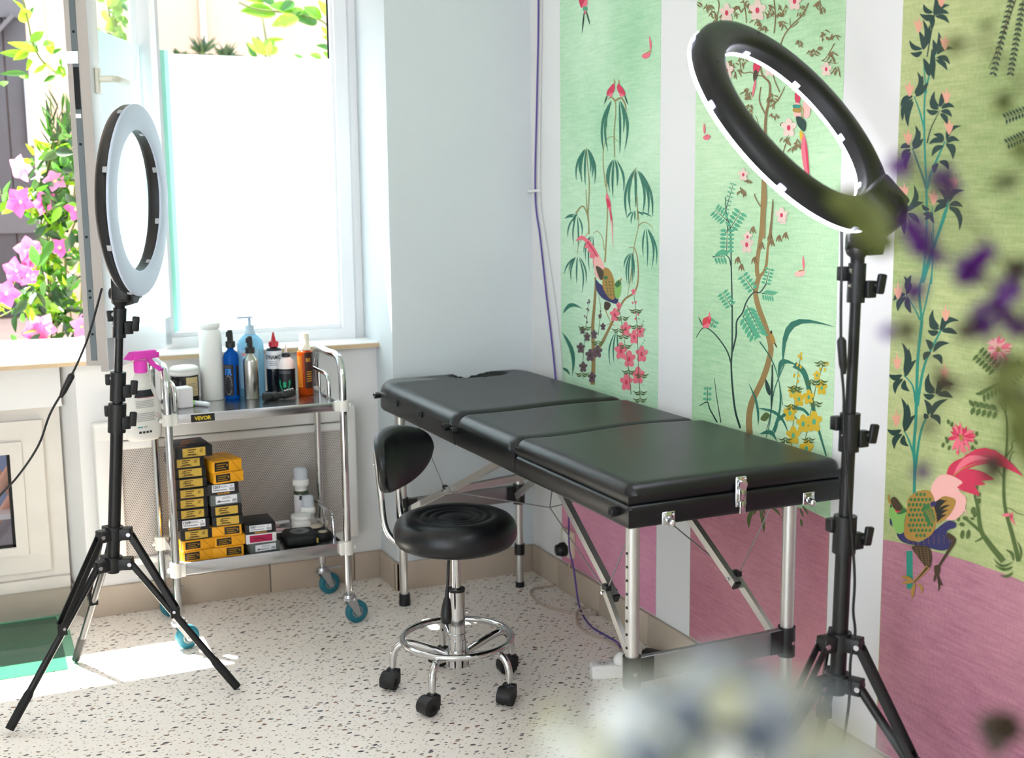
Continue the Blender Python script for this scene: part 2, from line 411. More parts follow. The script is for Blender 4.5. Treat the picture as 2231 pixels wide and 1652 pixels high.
hd = MB().box((ln - .045, T_ + .006, .885), (.034, .012, .075), bev=.005).cyl((ln - .045, T_ + .01, .89), (ln - .045, T_ + .05, .89), .010)
hd.tube([(ln - .045, T_ + .045, .89), (ln - .048, T_ + .056, .89), (ln - .075, T_ + .058, .889), (ln - .15, T_ + .058, .886)], .010, 10)
hd.build('window_handle', mat('cream_handle', (226, 222, 206), .35), so)
# low window in the recess
w3 = struct(D.objects.new('window_3', None)); COL.objects.link(w3); w3.location = (-.2, 4.40, .1)
OLD = mat('aged_white_frame', (214, 208, 200), .5, noise=.12, nscale=6)
f = MB()
f.span((-.8, -.03, .0), (.462, .05, .042), bev=.004)                                       # ledge
rect(f, -.85, .462, .0425, .642, -.012, .05, .06, .0595, .028, .042)
rect(f, -.79, .402, .071, .5995, -.032, -.0125, .07, .068, .064, .068)
rect(f, -.72, .3335, .1355, .531, -.04, -.0, .04, .039, .03, .041)
f.build('window_frame', OLD, w3)
MB().span((.284, -.03, .165), (.295, -.02, .49)).span((-.8, -.03, .165), (.295, -.02, .174)).build('gasket', RUB, w3)
MB().span((-.8, -.022, .17), (.29, -.018, .49)).build('pane', GLS, w3)
# ------------------------------------------------------------------ massage table
BX0, BX1, BY0, BY1, BZ0, BZ1 = 1.298, 1.898, 2.292, 4.095, .703, .800
bed = thing('massage_table', 'black leather folding massage table on aluminium legs along the papered wall', 'massage table', ((BX0 + BX1) / 2, (BY0 + BY1) / 2, 0))
bc = V(bed.location); HW = (BX1 - BX0) / 2
def clus(a, b, r, n, k=7):
    e = [r * (1 - math.cos(math.pi / 2 * i / k)) for i in range(k)]
    mid = np.linspace(a + r, b - r, n)
    return [a + q for q in e] + list(mid) + [b - q for q in e[::-1]]
def cushion(mb, y0, y1, z0, z1, r, wav0=0., wav1=0., rc=0., hole=None, dome=.0, skirt=.008, m=0, hw=HW):
    """upholstered pad; wav bends the two short seams into an S; rc rounds the far corners; hole = (x, y, rx, ry)"""
    xs = clus(-hw, hw, r, 40); ys = clus(y0, y1, r, 30 if hole is None else 56)
    nx, ny = len(xs), len(ys); vs = []
    for j, y in enumerate(ys):
        for i, x in enumerate(xs):
            dx = max(0, r - (hw - abs(x))); dy = max(0, r - min(y - y0, y1 - y))
            d = min(r, math.hypot(dx, dy)); drop = r - math.sqrt(max(0, r * r - d * d))
            z = z1 - drop + dome * math.cos(x / hw * 1.4) * math.sin(math.pi * (y - y0) / (y1 - y0))
            if hole:
                e = math.hypot((x - hole[0]) / hole[2], (y - hole[1]) / hole[3])
                if e < 1.35: z -= .085 * (1 - min(1, max(0, (e - .72) / .6))) ** .7 if e > .72 else .085
            t = (y - y0) / (y1 - y0); u = x / hw
            wv = math.sin(math.pi * u * 1.0 + .5)
            yy = y + wav0 * wv * (1 - t) ** 3 + wav1 * wv * t ** 3
            xx = x
            if rc and y > y1 - rc: xx = x * (hw - rc + math.sqrt(max(0, rc * rc - (y - (y1 - rc)) ** 2))) / hw
            vs.append(V((xx, yy, z)))
    F = [[j * nx + i, j * nx + i + 1, (j + 1) * nx + i + 1, (j + 1) * nx + i] for j in range(ny - 1) for i in range(nx - 1)]
    mb.add(vs, F, m, True)
    ring = [j * nx for j in range(ny)][::-1] + list(range(nx))[1:] + [j * nx + nx - 1 for j in range(1, ny)] + [(ny - 1) * nx + i for i in range(nx - 2, 0, -1)]
    top = [vs[i] for i in ring]; n = len(top)
    cx = V((0, (y0 + y1) / 2, 0))
    lo = [V((p.x, p.y, z0 + skirt)) for p in top]; lo2 = [p + (V((-p.x, cx.y - p.y, 0)).normalized() * skirt * .9) - V((0, 0, skirt)) for p in lo]
    mb.add(top + lo + lo2, [[k * n + i, k * n + (i + 1) % n, (k + 1) * n + (i + 1) % n, (k + 1) * n + i] for k in (0, 1) for i in range(n)], m, True)
    mb.add(lo2, [list(range(n))], m)
    return mb
L0 = BY0 - bc.y; L1 = BY1 - bc.y
s2 = 2.905 - bc.y; s1 = 3.325 - bc.y                       # seams between leg, seat and back sections
b = MB(); cushion(b, L0 + .002, s2 - .004, BZ0 + .054, BZ1 + .004, .026, wav1=.022, dome=.006); o = b.build('leg_cushion', LEA, bed)
b = MB(); cushion(b, L0, s2 - .004, BZ0, BZ0 + .0535, .010, wav1=.022); b.build('leg_section_base', LEA, bed)
b = MB(); cushion(b, s2 + .002, s1 - .003, BZ0, BZ1, .036, wav0=.022, wav1=.016); b.build('seat_cushion', LEA, bed)
hc = V((1.655, 4.045, 0)) - bc
b = MB(); cushion(b, s1 + .003, L1, BZ0, BZ1, .040, wav0=.016, rc=.11, hole=(hc.x + .02, hc.y - .03, .085, .055)); b.build('back_cushion', LEA, bed)
# fittings
def W(x, y, z): return V((x, y, z)) - V((bc.x, bc.y, 0))
def latch(x, big):
    p = W(x, BY0 - .001, 0); b = MB()
    if big:
        z = BZ0 + .055; b.box((p.x, p.y - .003, z), (.030, .006, .072), bev=.003); b.box((p.x, p.y - .008, z - .006), (.022, .008, .030), bev=.003); b.cyl((p.x, p.y - .006, z + .018), (p.x, p.y - .014, z + .018), .011)
        b.box((p.x, p.y - .010, z - .036), (.016, .006, .030), bev=.002)
        for dx, dz in ((-.011, .03), (.011, .03), (-.011, -.028), (.011, -.028)): b.ball((p.x + dx, p.y - .006, z + dz), .003)
    else:
        z = BZ0 + .012; b.box((p.x, p.y - .002, z + .004), (.034, .004, .030), bev=.002); b.cyl((p.x, p.y - .003, z), (p.x, p.y - .016, z - .004), .009); b.ball((p.x, p.y - .017, z - .004), .009)
        for dx in (-.012, .012): b.ball((p.x + dx, p.y - .004, z + .011), .003)
    return b
for x, big, nm in ((1.400, 0, 'corner_catch'), (1.595, 1, 'buckle_latch'), (1.792, 0, 'corner_catch')):
    tag(latch(x, big).build(nm, CHR, bed), 'chrome latch' if big else 'chrome catch')
for y, z, kind in ((2.345, .733, 0), (3.30, .752, 0), (3.365, .752, 0), (3.60, .752, 1), (3.83, .752, 1), (4.02, .752, 0)):
    p = W(BX0, y, z); b = MB()
    if kind: b.cyl((p.x + .004, p.y, z), (p.x - .003, p.y, z), .011).torus((p.x - .003, p.y, z), (1, 0, 0), .010, .0025, 24, 8); b.cyl((p.x - .002, p.y, z), (p.x - .0045, p.y, z), .003)
    else: b.cyl((p.x + .004, p.y, z), (p.x - .016, p.y, z), .011, .0125).torus((p.x - .016, p.y, z), (1, 0, 0), .008, .003, 24, 8)
    b.build('grommet' if kind else 'headrest_socket', BLK if not kind else mat('dark_grommet', (52, 52, 54), .3, .6), bed)
# legs
for x, y, near in ((1.328, 2.325, 1), (1.765, 2.325, 1), (1.352, 3.955, 0), (1.805, 3.955, 0)):
    p = W(x, y, 0); lg = MB()
    lg.cyl((p.x, p.y, .33), (p.x, p.y, BZ0 + .002), .0165, n=20)
    lg.cyl((p.x, p.y, .012), (p.x, p.y, .40), .0138, n=20)
    for k in range(8): q_ = -1 if x < 1.6 else 1; lg.cyl((p.x + q_ * .0155, p.y - .003, .415 + .032 * k), (p.x + q_ * .0169, p.y - .0032, .415 + .032 * k), .0036, n=10, m=1)
    leg = lg.build('leg', [ALU, RUB], bed)
    c = MB().cyl((p.x, p.y, .318), (p.x, p.y, .392), .0215, n=20); s = 1 if x < 1.6 else -1
    c.span((p.x, p.y - .012, .33), (p.x + s * .052, p.y + .012, .386)); c.cyl((p.x - s * .004, p.y - .021, .355), (p.x - s * .004, p.y - .0225, .355), .005, m=1)
    c.build('height_collar', [BLK, SCREW], leg)
    c = MB()
    if x < 1.6 or near: c.cyl((p.x, p.y, 0), (p.x, p.y, .042), .0205, .0195, n=20)
    else: c.cyl((p.x, p.y, 0), (p.x, p.y, .02), .0165, n=20); MB().cyl((p.x, p.y, .125), (p.x, p.y, .165), .0195, n=20).build('lock_ring', BLK, leg)
    c.build('foot_cap', BLK, leg)
for y, x0, x1 in ((2.325, 1.345, 1.748), (3.955, 1.37, 1.787)):
    a = W(x0, y, 0); c = W(x1, y, 0)
    MB().span((a.x, a.y - .008, .328), (c.x, a.y + .008, .388), bev=.002).build('cross_board', ALUG, bed)
# braces, joints and cables
def brace(x, ylow, yj, yh, sgn, zlow=.352, zj=.487, zh=.688):
    p = W(x, ylow, zlow); q = W(x + .012 * sgn, yj, zj); h = W(x + .03 * sgn, yh, zh)
    dd = (q - p).normalized()
    b = MB().bar(p, q + dd * .02, .012, .020, 0); l = b.build('brace', ALU, bed)
    off = V((.016 * sgn, 0, 0)); d2 = (q - h).normalized()
    b = MB().bar(h + off, q + off + d2 * .02, .016, .020, 0); b.build('brace', ALU, bed)
    e = q + off + d2 * .026
    k = MB().bar(e - d2 * .006, e, .0175, .0215, 0).cyl(q - V((sgn * .014, 0, 0)), q + off + V((sgn * .014, 0, 0)), .004, m=1).box(q - V((0, 0, -.012)), (.014, .022, .012), 0)
    k.build('brace_joint', [BLK, SCREW], bed)
    return q
j1 = brace(1.346, 2.345, 2.500, 2.84, 1); j2 = brace(1.752, 2.345, 2.500, 2.84, -1, zj=.468)
j3 = brace(1.372, 3.935, 3.62, 3.17, 1); j4 = brace(1.785, 3.935, 3.70, 3.17, -1)
MB().bar(j3 + V((.03, 0, .0)), j4 + V((-.03, 0, .0)), .018, .022).build('cross_bar', ALU, bed)
WIRE = mat('steel_wire', (150, 148, 146), .4, .8)
mid = V(((j1.x + j2.x) / 2 - .10, W(0, 3.0, 0).y, .60))
for nm, pts in (('bracing_wire', [j1, W(1.47, 3.03, .56), W(1.49, 3.03, BZ0)]), ('bracing_wire', [j2, W(1.70, 2.98, .60), W(1.47, 3.03, .56)]), ('bracing_wire', [W(1.47, 3.03, .56), j3]), ('bracing_wire', [j2, W(1.80, 2.42, BZ0)]), ('bracing_wire', [j1, W(1.40, 2.42, BZ0)]), ('bracing_wire', [j3, W(1.345, 3.78, BZ0)]), ('bracing_wire', [j4, W(1.75, 3.3, BZ0)])):
    MB().tube(pts, .0018 if nm != 'x' else .003, 6).build(nm, WIRE, bed)

# ------------------------------------------------------------------ rolling stool
SX, SY = 1.245, 3.19
SEATZ = .527
bed.rotation_euler.z = R_(.55)
st = thing('rolling_stool', 'black leather rolling stool with chrome foot ring and curved backrest', 'stool', (SX, SY, 0))
pr_ = [(0, SEATZ - .006), (.045, SEATZ - .0055), (.052, SEATZ - .009), (.058, SEATZ - .0045), (.072, SEATZ - .004), (.078, SEATZ - .0085), (.084, SEATZ - .003), (.098, SEATZ - .0025), (.104, SEATZ - .0065), (.110, SEATZ - .001), (.13, SEATZ), (.148, SEATZ - .002), (.162, SEATZ - .009), (.173, SEATZ - .021), (.179, SEATZ - .038), (.180, SEATZ - .055), (.176, SEATZ - .070), (.167, SEATZ - .082), (.155, SEATZ - .088), (.150, SEATZ - .09), (.150, SEATZ - .09), (0, SEATZ - .09)]
MB().lathe(pr_, n=72).build('seat', LEA, st)
nb = V((.699, -.715, 0)); tb = V((.715, .699, 0))            # seat-facing direction of the backrest, and across it
bc0 = V((-.205 * nb.x, -.205 * nb.y, .685))
def backp(u, w, t):                                        # u across, w up, t thickness (towards the seat)
    bend = .34 * u * u / .16
    lean = -.10 * (w + .10)
    return bc0 + tb * u + V((0, 0, w)) + nb * (bend + lean + t)
b = MB(); N, K = 40, 10; rings = []
def outl(a):                                               # rounded kidney outline
    c, s = math.cos(a), math.sin(a)
    ex = abs(c) ** .8 * (1 if c >= 0 else -1); ey = abs(s) ** .8 * (1 if s >= 0 else -1)
    return ex * .165 * (1 - .16 * (ey < 0) * abs(ey)), ey * (.085 if ey > 0 else .10) 
front = []; rows = [(1., 0.), (1., .010), (.985, .020), (.95, .026), (.8, .031), (.5, .034), (.2, .035)]
V_ = []
for sc, t in [(.2, -.004), (.6, -.004), (.93, -.004), (.985, -.002)] + rows:
    for i in range(N):
        u, w = outl(2 * math.pi * i / N); V_.append(backp(u * sc, w * sc, t))
nr = len(V_) // N
F_ = [[k * N + i, k * N + (i + 1) % N, (k + 1) * N + (i + 1) % N, (k + 1) * N + i] for k in range(nr - 1) for i in range(N)] + [list(range(N))[::-1], [(nr - 1) * N + i for i in range(N)]]
b.add(V_, F_, 0, True); b.build('backrest', LEA, st)
fr = MB()
for s in (-.055, .055):
    p1 = backp(s, .02, -.012); p2 = backp(s, -.10, -.012)
    base = V((-.150 * nb.x, -.150 * nb.y, 0)) + tb * s
    fr.tube(spl([p1, p2, V((p2.x * .62 + base.x * .38, p2.y * .62 + base.y * .38, .49)) - nb * .012, base + V((0, 0, .447)) - nb * .018, base * .8 + V((0, 0, .434)), base * .35 + V((0, 0, .434))], 7), .0095, 12)
    fr.cyl(backp(s, -.02, -.012), backp(s, -.02, -.026), .006)
fr.build('back_frame', CHR, st)
cl = MB().lathe([(.0, .432), (.075, .432), (.075, .437), (0, .437)], n=24).cyl((0, 0, .06), (0, 0, .434), .0135, n=20)
cl.build('gas_lift_rod', CHR, st)
cl = MB().cyl((0, 0, .150), (0, 0, .300), .0245, n=24).cyl((0, 0, .298), (0, 0, .306), .0255, n=24, m=1).torus((0, 0, .170), (0, 0, 1), .0245, .0025, 28, 8).cyl((0, 0, .095), (0, 0, .152), .0265, n=24).cyl((0, 0, .072), (0, 0, .118), .034, n=24)
cl.build('column', [CHR, BLK], st)
lv = MB().tube(spl([(-.02, -.02, .432), (-.035, -.035, .41), (-.045, -.05, .35), (-.05, -.055, .32)], 6), .0045, 8)
lv.tube(spl([(-.049, -.054, .325), (-.052, -.058, .30), (-.058, -.066, .26), (-.060, -.07, .235), (-.061, -.071, .228)], 5), [.006] * 5 + [.009, .011, .013, .0145, .0155, .016, .0165, .0165, .016, .015, .0145, .013, .011, .009, .006, .002][:16], 12)
lv.build('height_lever', BLK, st)
FRZ = .155
MB().torus((0, 0, FRZ), (0, 0, 1), .160, .0095, 72, 12).build('foot_ring', CHR, st)
def caster(parent, p, ang, sc=1.):
    """twin-wheel castor under p: hood with two wheels"""
    c = MB(); ca, sa = math.cos(ang), math.sin(ang); Rm = Matrix.Rotation(ang, 4, 'Z')
    c.M = Matrix.Translation(V((p.x, p.y, 0))) @ Rm
    hood = [(.024 * math.cos(a) - .012, .026 + .0262 * math.sin(a)) for a in [R_(q) for q in range(20, 201, 15)]] + [(-.030, .015), (.008, .015)]
    c.prism([(.027 * math.cos(R_(q)) - .012, .027 + .0275 * math.sin(R_(q))) for q in range(-15, 206, 13)] + [(-.036, .012), (.012, .014)], (0, .021, 0), (1, 0, 0), (0, 0, 1), .042)
    c.box((.010, 0, .040), (.022, .040, .034), bev=.004)
    c.cyl((.006, 0, .05), (.006, 0, .074), .0075, m=1)
    o = c.build('castor', [BLK, CHR], parent)
    for s in (-1, 1):
        w = MB(); w.M = c.M; w.cyl((-.012, s * .006, .0245), (-.012, s * .0195, .0245), .0243, .0235, n=24); w.cyl((-.012, s * .0195, .0245), (-.012, s * .021, .0245), .016, .014, n=20)
        w.build('wheel', mat('black_wheel', (18, 18, 19), .5), o)
tips = [(1.098, 3.076), (1.052, 3.272), (1.318, 3.03), (1.440, 3.213), (1.272, 3.372)]
a0 = math.atan2(3.05 - SY, 1.112 - SX)
for k in range(5):
    a = a0 + 2 * math.pi * k / 5; ca, sa = math.cos(a), math.sin(a)
    arm = MB().tube(spl([(.02 * ca, .02 * sa, .098), (.08 * ca, .08 * sa, .121), (.135 * ca, .135 * sa, .137), (.165 * ca, .165 * sa, .136), (.184 * ca, .184 * sa, .118), (.191 * ca, .191 * sa, .092), (.192 * ca, .192 * sa, .068)], 6), .0108, 12)
    leg = arm.build('leg', CHR, st)
    caster(leg, V((.192 * ca - .004, .192 * sa, 0)), R_(20 + 25 * math.sin(k * 2.1)))
# ------------------------------------------------------------------ ring lights on tripods
DIFF_OFF = mat('lamp_diffuser_off', (208, 218, 236), .5)
DIFF_ON = mat('lamp_diffuser_on', (250, 250, 255), .5, emit=(238, 238, 255), estr=9.)
CLIP_OFF = mat('clear_clip', (176, 178, 182), .35); CLIP_ON = mat('clear_clip_lit', (225, 225, 245), .35, emit=(220, 222, 255), estr=1.2)
def ring_lamp(label, c, feet, lean, zb, zu, clamps, ring_c, nrm, upv, lit, tube_r=.0175):
    root = thing('ring_light', label, 'ring light', (c[0], c[1], 0))
    P = lambda z: V((lean[0] * (z - .4), lean[1] * (z - .4), z))
    lo, z1, z2, z3, ztop = clamps
    b = MB().cyl(P(zb - .03), P(z1), tube_r, n=20); b.build('pole_section', BLKM, root)
    b = MB().cyl(P(z1), P(z2), tube_r * .82, n=20); b.build('pole_section', BLKM, root)
    b = MB().cyl(P(z2), P(ztop), tube_r * .66, n=20); b.build('pole_section', BLKM, root)
    # brackets that hold legs and struts
    for z, rr, nm in ((zb, .050, 'leg_bracket'), (zu, .044, 'strut_bracket')):
        b = MB().cyl(P(z - .022), P(z + .018), tube_r * 1.45, n=20)
        for a in feet:
            d = V((math.cos(R_(a)), math.sin(R_(a)), 0)); t = V((-d.y, d.x, 0))
            b.bar(P(z) + d * .012 - V((0, 0, .004)), P(z) + d * (rr + .006) - V((0, 0, .004)), .034, .034, up=(0, 0, 1), bev=.003)
            for s in (-1, 1): b.cyl(P(z) + d * rr + t * (.017 * s) - V((0, 0, .004)), P(z) + d * rr + t * (.0195 * s) - V((0, 0, .004)), .006, n=12, m=1)
        b.build(nm, [BLK, SCREW], root)
    for a in feet:
        d = V((math.cos(R_(a)), math.sin(R_(a)), 0)); top = P(zb) + d * .05 - V((0, 0, .006)); foot = V((d.x * .338, d.y * .338, .013))
        ax = (foot - top).normalized(); m_ = top + (foot - top) * .40
        leg = MB().tube([top, foot - ax * .10], .0102, 12).build('leg', BLKM, root)
        MB().tube([foot - ax * .112, foot - ax * .10, foot], [.0104, .0128, .0122], 12).build('rubber_foot', RUB, leg)
        st_ = P(zu) + d * .046 - V((0, 0, .008)); t = V((-d.y, d.x, 0)); up = V((0, 0, .016)) + d * .006
        s = MB()
        for q in (-1, 1): s.bar(st_ + t * (.0125 * q), m_ + up + t * (.0125 * q), .005, .014)
        s.cyl(m_ + up * .6 - t * .016, m_ + up * .6 + t * .016, .0045, m=1).box(m_ + up * .4, (.026, .026, .03), 0)
        s.build('strut', [BLKM, SCREW], root)
    # clamps with knobs
    kd = V((.80, -.60, 0))
    for i, z in enumerate((z1, z2, z3)):
        b = MB().cyl(P(z - .048), P(z + .034), tube_r * (1.42 - .18 * i), n=20)
        b.box(P(z) - kd * (tube_r * 1.5) + V((0, 0, .012)), (.022, .022, .030), bev=.003).box(P(z) + kd * (tube_r * 1.5) - V((0, 0, .02)), (.024, .020, .036), bev=.003)
        b.cyl(P(z) - kd * .02 + V((.0, -.012, .018)), P(z) - kd * .02 + V((0, -.018, .018)), .006, m=1).cyl(P(z) - kd * .02 + V((.0, -.012, -.012)), P(z) - kd * .02 + V((0, -.018, -.012)), .006, m=1)
        cl = b.build('clamp', [BLK, SCREW], root)
        MB().cyl(P(z) + kd * .02 - V((0, 0, .012)), P(z) + kd * .05 - V((0, 0, .012)), .006).bar(P(z) + kd * .046 - V((0, 0, .03)), P(z) + kd * .052 + V((0, 0, .012)), .012, .02, up=(1, 0, 0), bev=.004).build('clamp_knob', BLK, cl)
    # ring head
    n = V(nrm).normalized(); u = (V(upv) - n * n.dot(V(upv))).normalized(); w = u.cross(n)
    rc = V(ring_c) - V((c[0], c[1], 0)); Ro, Ri = .262, .195
    head = MB()
    prof = [(Ri, .0), (Ri, -.022), (Ri + .004, -.031), (Ri + .016, -.037), (Ro - .022, -.037), (Ro - .008, -.031), (Ro - .001, -.020), (Ro, .0), (Ro, .0), (Ro - .004, .001), (Ri + .004, .001), (Ri, .0)]
    vs = []; N = 96
    for r, h in prof:
        for i in range(N):
            a = 2 * math.pi * i / N; vs.append(rc + (u * math.cos(a) + w * math.sin(a)) * r + n * h)
    head.add(vs, [[k * N + i, k * N + (i + 1) % N, (k + 1) * N + (i + 1) % N, (k + 1) * N + i] for k in range(len(prof) - 1) for i in range(N)], 0, True)
    for a in (40, 140, 215, 325): head.cyl(rc + (u * math.cos(R_(a)) + w * math.sin(R_(a))) * (Ro - .03) - n * .036, rc + (u * math.cos(R_(a)) + w * math.sin(R_(a))) * (Ro - .03) - n * .0375, .003, n=10, m=1)
    hb = head.build('ring_housing', [BLK, RUB], root)
    df = MB(); prof = [(Ri - .001, .001), (Ri - .001, .006), (Ri + .004, .008), (Ro - .004, .008), (Ro + .001, .006), (Ro + .001, .001)]
    vs = []
    for r, h in prof:
        for i in range(N):
            a = 2 * math.pi * i / N; vs.append(rc + (u * math.cos(a) + w * math.sin(a)) * r + n * h)
    df.add(vs, [[k * N + i, k * N + (i + 1) % N, (k + 1) * N + (i + 1) % N, (k + 1) * N + i] for k in range(len(prof) - 1) for i in range(N)], 0, True)
    do = df.build('diffuser', DIFF_ON if lit else DIFF_OFF, root)
    for a in range(18, 360, 45):
        for r, s in ((Ro, 1), (Ri, -1)):
            d = u * math.cos(R_(a)) + w * math.sin(R_(a)); t = -u * math.sin(R_(a)) + w * math.cos(R_(a))
            q = MB().box((0, 0, 0), (.016, .004, .012), bev=.001); q.v = [rc + d * (r + s * .0015) - n * .004 + t * p.x + d * p.y + n * p.z for p in q.v]
            q.build('clip', CLIP_ON if lit else CLIP_OFF, do)
    # mount: box behind the lower rim, tilt joint, stem
    e = rc - u * (Ro - .025) - n * .03
    mb = MB(); bx = MB().box((0, 0, 0), (.135, .078, .050), bev=.008)
    mb.v = [e + w * p.x + u * p.y + n * (p.z - .008) for p in bx.v]; mb.f = bx.f; mb.mi = bx.mi; mb.sm = bx.sm
    mbx = mb.build('mount_box', BLK, root)
    tj = P(ztop)
    jb = MB(); k = tj + V((0, 0, .045))
    jb.tube(spl([tj - V((0, 0, .02)), tj + V((0, 0, .02)), k, e - u * .03 - n * .01, e - n * .01], 5), [.0145] * 5 + [.022] * 6 + [.028] * 6 + [.029] * 4, 14)
    jb.build('tilt_joint', BLK, root)
    kk = V((.86, -.5, 0))
    MB().cyl(k - kk * .024, k + kk * .022, .016, n=20).cyl(k + kk * .02, k + kk * .050, .030, .028, n=10).build('tilt_knob', BLK, root)
    return root, P, rc
CR = V((.912, -.41, 0)).normalized(); CF = V((.404, .902, -.15)).normalized()
# left lamp: unlit, diffuser turned to the right and a little towards us
nl = V(ROT @ np.array([math.sin(R_(89.5)), .02, -math.cos(R_(89.5))]))
rcL = at(301, 438, y=3.535)
ringL, PL, _ = ring_lamp('unlit ring light standing in front of the open window', (.331, 3.564), (204, -21, 107), (.078, -.032), .405, .494, (.405, .835, .925, 1.105, 1.135), rcL, nl, (0, 0, 1), False)
# right lamp: lit, shining away from us down onto the table
nr_ = V(ROT @ np.array([-.585, .54, .605]))
rcR = at(1718, 276, y=2.045)
ur = V(ROT @ np.array([-.60, -.68, .02]))
ringR, PR, _ = ring_lamp('lit ring light leaning over the near end of the massage table', (1.68, 2.02), (60, 180, 300), (.018, .0), .385, .478, (.385, .722, .945, 1.262, 1.295), rcR, nr_, ur, True)
def cord(root, pts, r, plug=None):
    c = V((root.location.x, root.location.y, 0))
    o = MB().tube(spl([p - c for p in pts], 8), r, 8).build('power_cord', BLK, root)
    if plug: a, b = plug; MB().tube([a - c, a - c + (b - a) * .1, b - c - (b - a) * .25, b - c], [.005, .010, .009, .005], 10).build('inline_dimmer', BLK, o)
cord(ringL, [at(222, 628, y=3.55), at(190, 740, y=3.56), at(150, 830, y=3.60), at(110, 900, y=3.62), at(85, 968, y=3.64), at(45, 1030, y=3.66), at(0, 1080, y=3.68), at(-120, 1200, y=3.7)], .0032, (at(158, 814, y=3.60), at(132, 866, y=3.61)))
cord(ringR, [at(1833, 470, y=2.03), at(1834, 560, y=2.02), at(1832, 680, y=2.0), at(1833, 790, y=2.0), at(1838, 860, y=2.0), at(1839, 950, y=2.0), at(1848, 1060, y=1.985), at(1855, 1150, y=1.985), at(1862, 1260, y=1.985), at(1859, 1330, y=1.985), at(1863, 1380, y=1.985), at(1853, 1440, y=1.98), at(1850, 1530, y=1.98), at(1838, 1620, y=1.98), at(1830, 1700, y=1.98)], .0030, (at(1833, 735, y=2.0), at(1838, 815, y=2.0)))
# ------------------------------------------------------------------ two-tier steel trolley
TX0, TX1, TY0, TY1 = .548, 1.113, 3.855, 4.190
ZT = zat(.9, TY0, 886) ; ZL = zat(.8, TY0, 1207)      # upper rims of the two trays
tr = thing('trolley', 'two tier steel trolley on teal castors beside the window, loaded with bottles and boxes', 'trolley', ((TX0 + TX1) / 2, (TY0 + TY1) / 2, 0))
tc = V(tr.location); TW = (TX1 - TX0) / 2; TD = (TY1 - TY0) / 2
HZ = .915
for s in (-1, 1):
    x = s * TW; pts = [(x, -TD, .118), (x, -TD, .4), (x, -TD, HZ - .075), (x, -TD + .012, HZ - .03), (x, -TD + .05, HZ), (x, 0, HZ), (x, TD - .05, HZ), (x, TD - .012, HZ - .03), (x, TD, HZ - .075), (x, TD, .4), (x, TD, .118)]
    P_ = [V(p) for p in pts[:2]] + spl(pts[2:9], 5) + [V(p) for p in pts[9:]]
    MB().tube(P_, .0125, 16).build('side_frame', CHR, tr)
tray_z = {}
for nm, zr, h in (('top_tray', ZT, .030), ('bottom_tray', ZL, .040)):
    b = MB(); x0, x1, y0, y1 = -TW + .015, TW - .015, -TD, TD
    zs = zr - .008
    b.span((x0, y0, zs - .004), (x1, y1, zs))
    b.span((x0, y0 - .002, zr - h), (x1, y0 + .002, zr), bev=.0015).span((x0, y1 - .002, zr - h), (x1, y1 + .002, zr), bev=.0015)
    b.span((x0 - .002, y0, zr - h), (x0 + .002, y1, zr), bev=.0015).span((x1 - .002, y0, zr - h), (x1 + .002, y1, zr), bev=.0015)
    o = b.build(nm, STEEL, tr); tray_z[nm] = zs
    for s in (-1, 1):
        x = s * (TW - .032)
        MB().tube(spl([(x, -TD + .05, zs), (x, -TD + .05, zs + .05), (x, -TD + .062, zs + .082), (x, -TD + .10, zs + .092), (x, 0, zs + .093), (x, TD - .07, zs + .092), (x, TD - .03, zs + .082), (x, TD - .02, zs + .05), (x, TD - .02, zs)], 4), .0065, 10).cyl((x, 0, zs), (x, 0, zs + .09), .004).build('side_rail', CHR, o)
    for sx in (-1, 1):
        for sy in (-1, 1):
            c = MB().cyl((sx * TW, sy * TD, zr - h - .002), (sx * TW, sy * TD, zr + .004), .0195, n=18).box((sx * (TW - .014), sy * (TD - .002), zr - h / 2), (.030, .032, h + .004), 0, bev=.004)
            c.cyl((sx * TW, sy * TD, zr - h / 2), (sx * (TW + .026), sy * TD, zr - h / 2), .008, n=12).ball((sx * (TW + .026), sy * TD, zr - h / 2), .005, 1)
            c.build('corner_clamp', [mat('milky_plastic', (226, 222, 214), .35), SCREW], o)
bd = V((at(415, 900, y=TY0).x, TY0, 0)) - tc
bg = MB().span((bd.x, -TD - .0032, ZT - .0275), (bd.x + .074, -TD - .002, ZT - .0035), 0)
bg.text('VEVOR', (bd.x + .011, -TD - .0033, ZT - .0215), (1, 0, 0), (0, 0, 1), .0165, 1, width=.052, bold=.03)
bg.build('badge', [mat('badge_black', (22, 20, 18), .4), mat('badge_yellow', (226, 196, 40), .4)], tr)
TEAL = mat('teal_tyre', (34, 106, 122), .45); HUBG = mat('grey_hub', (150, 142, 134), .45)
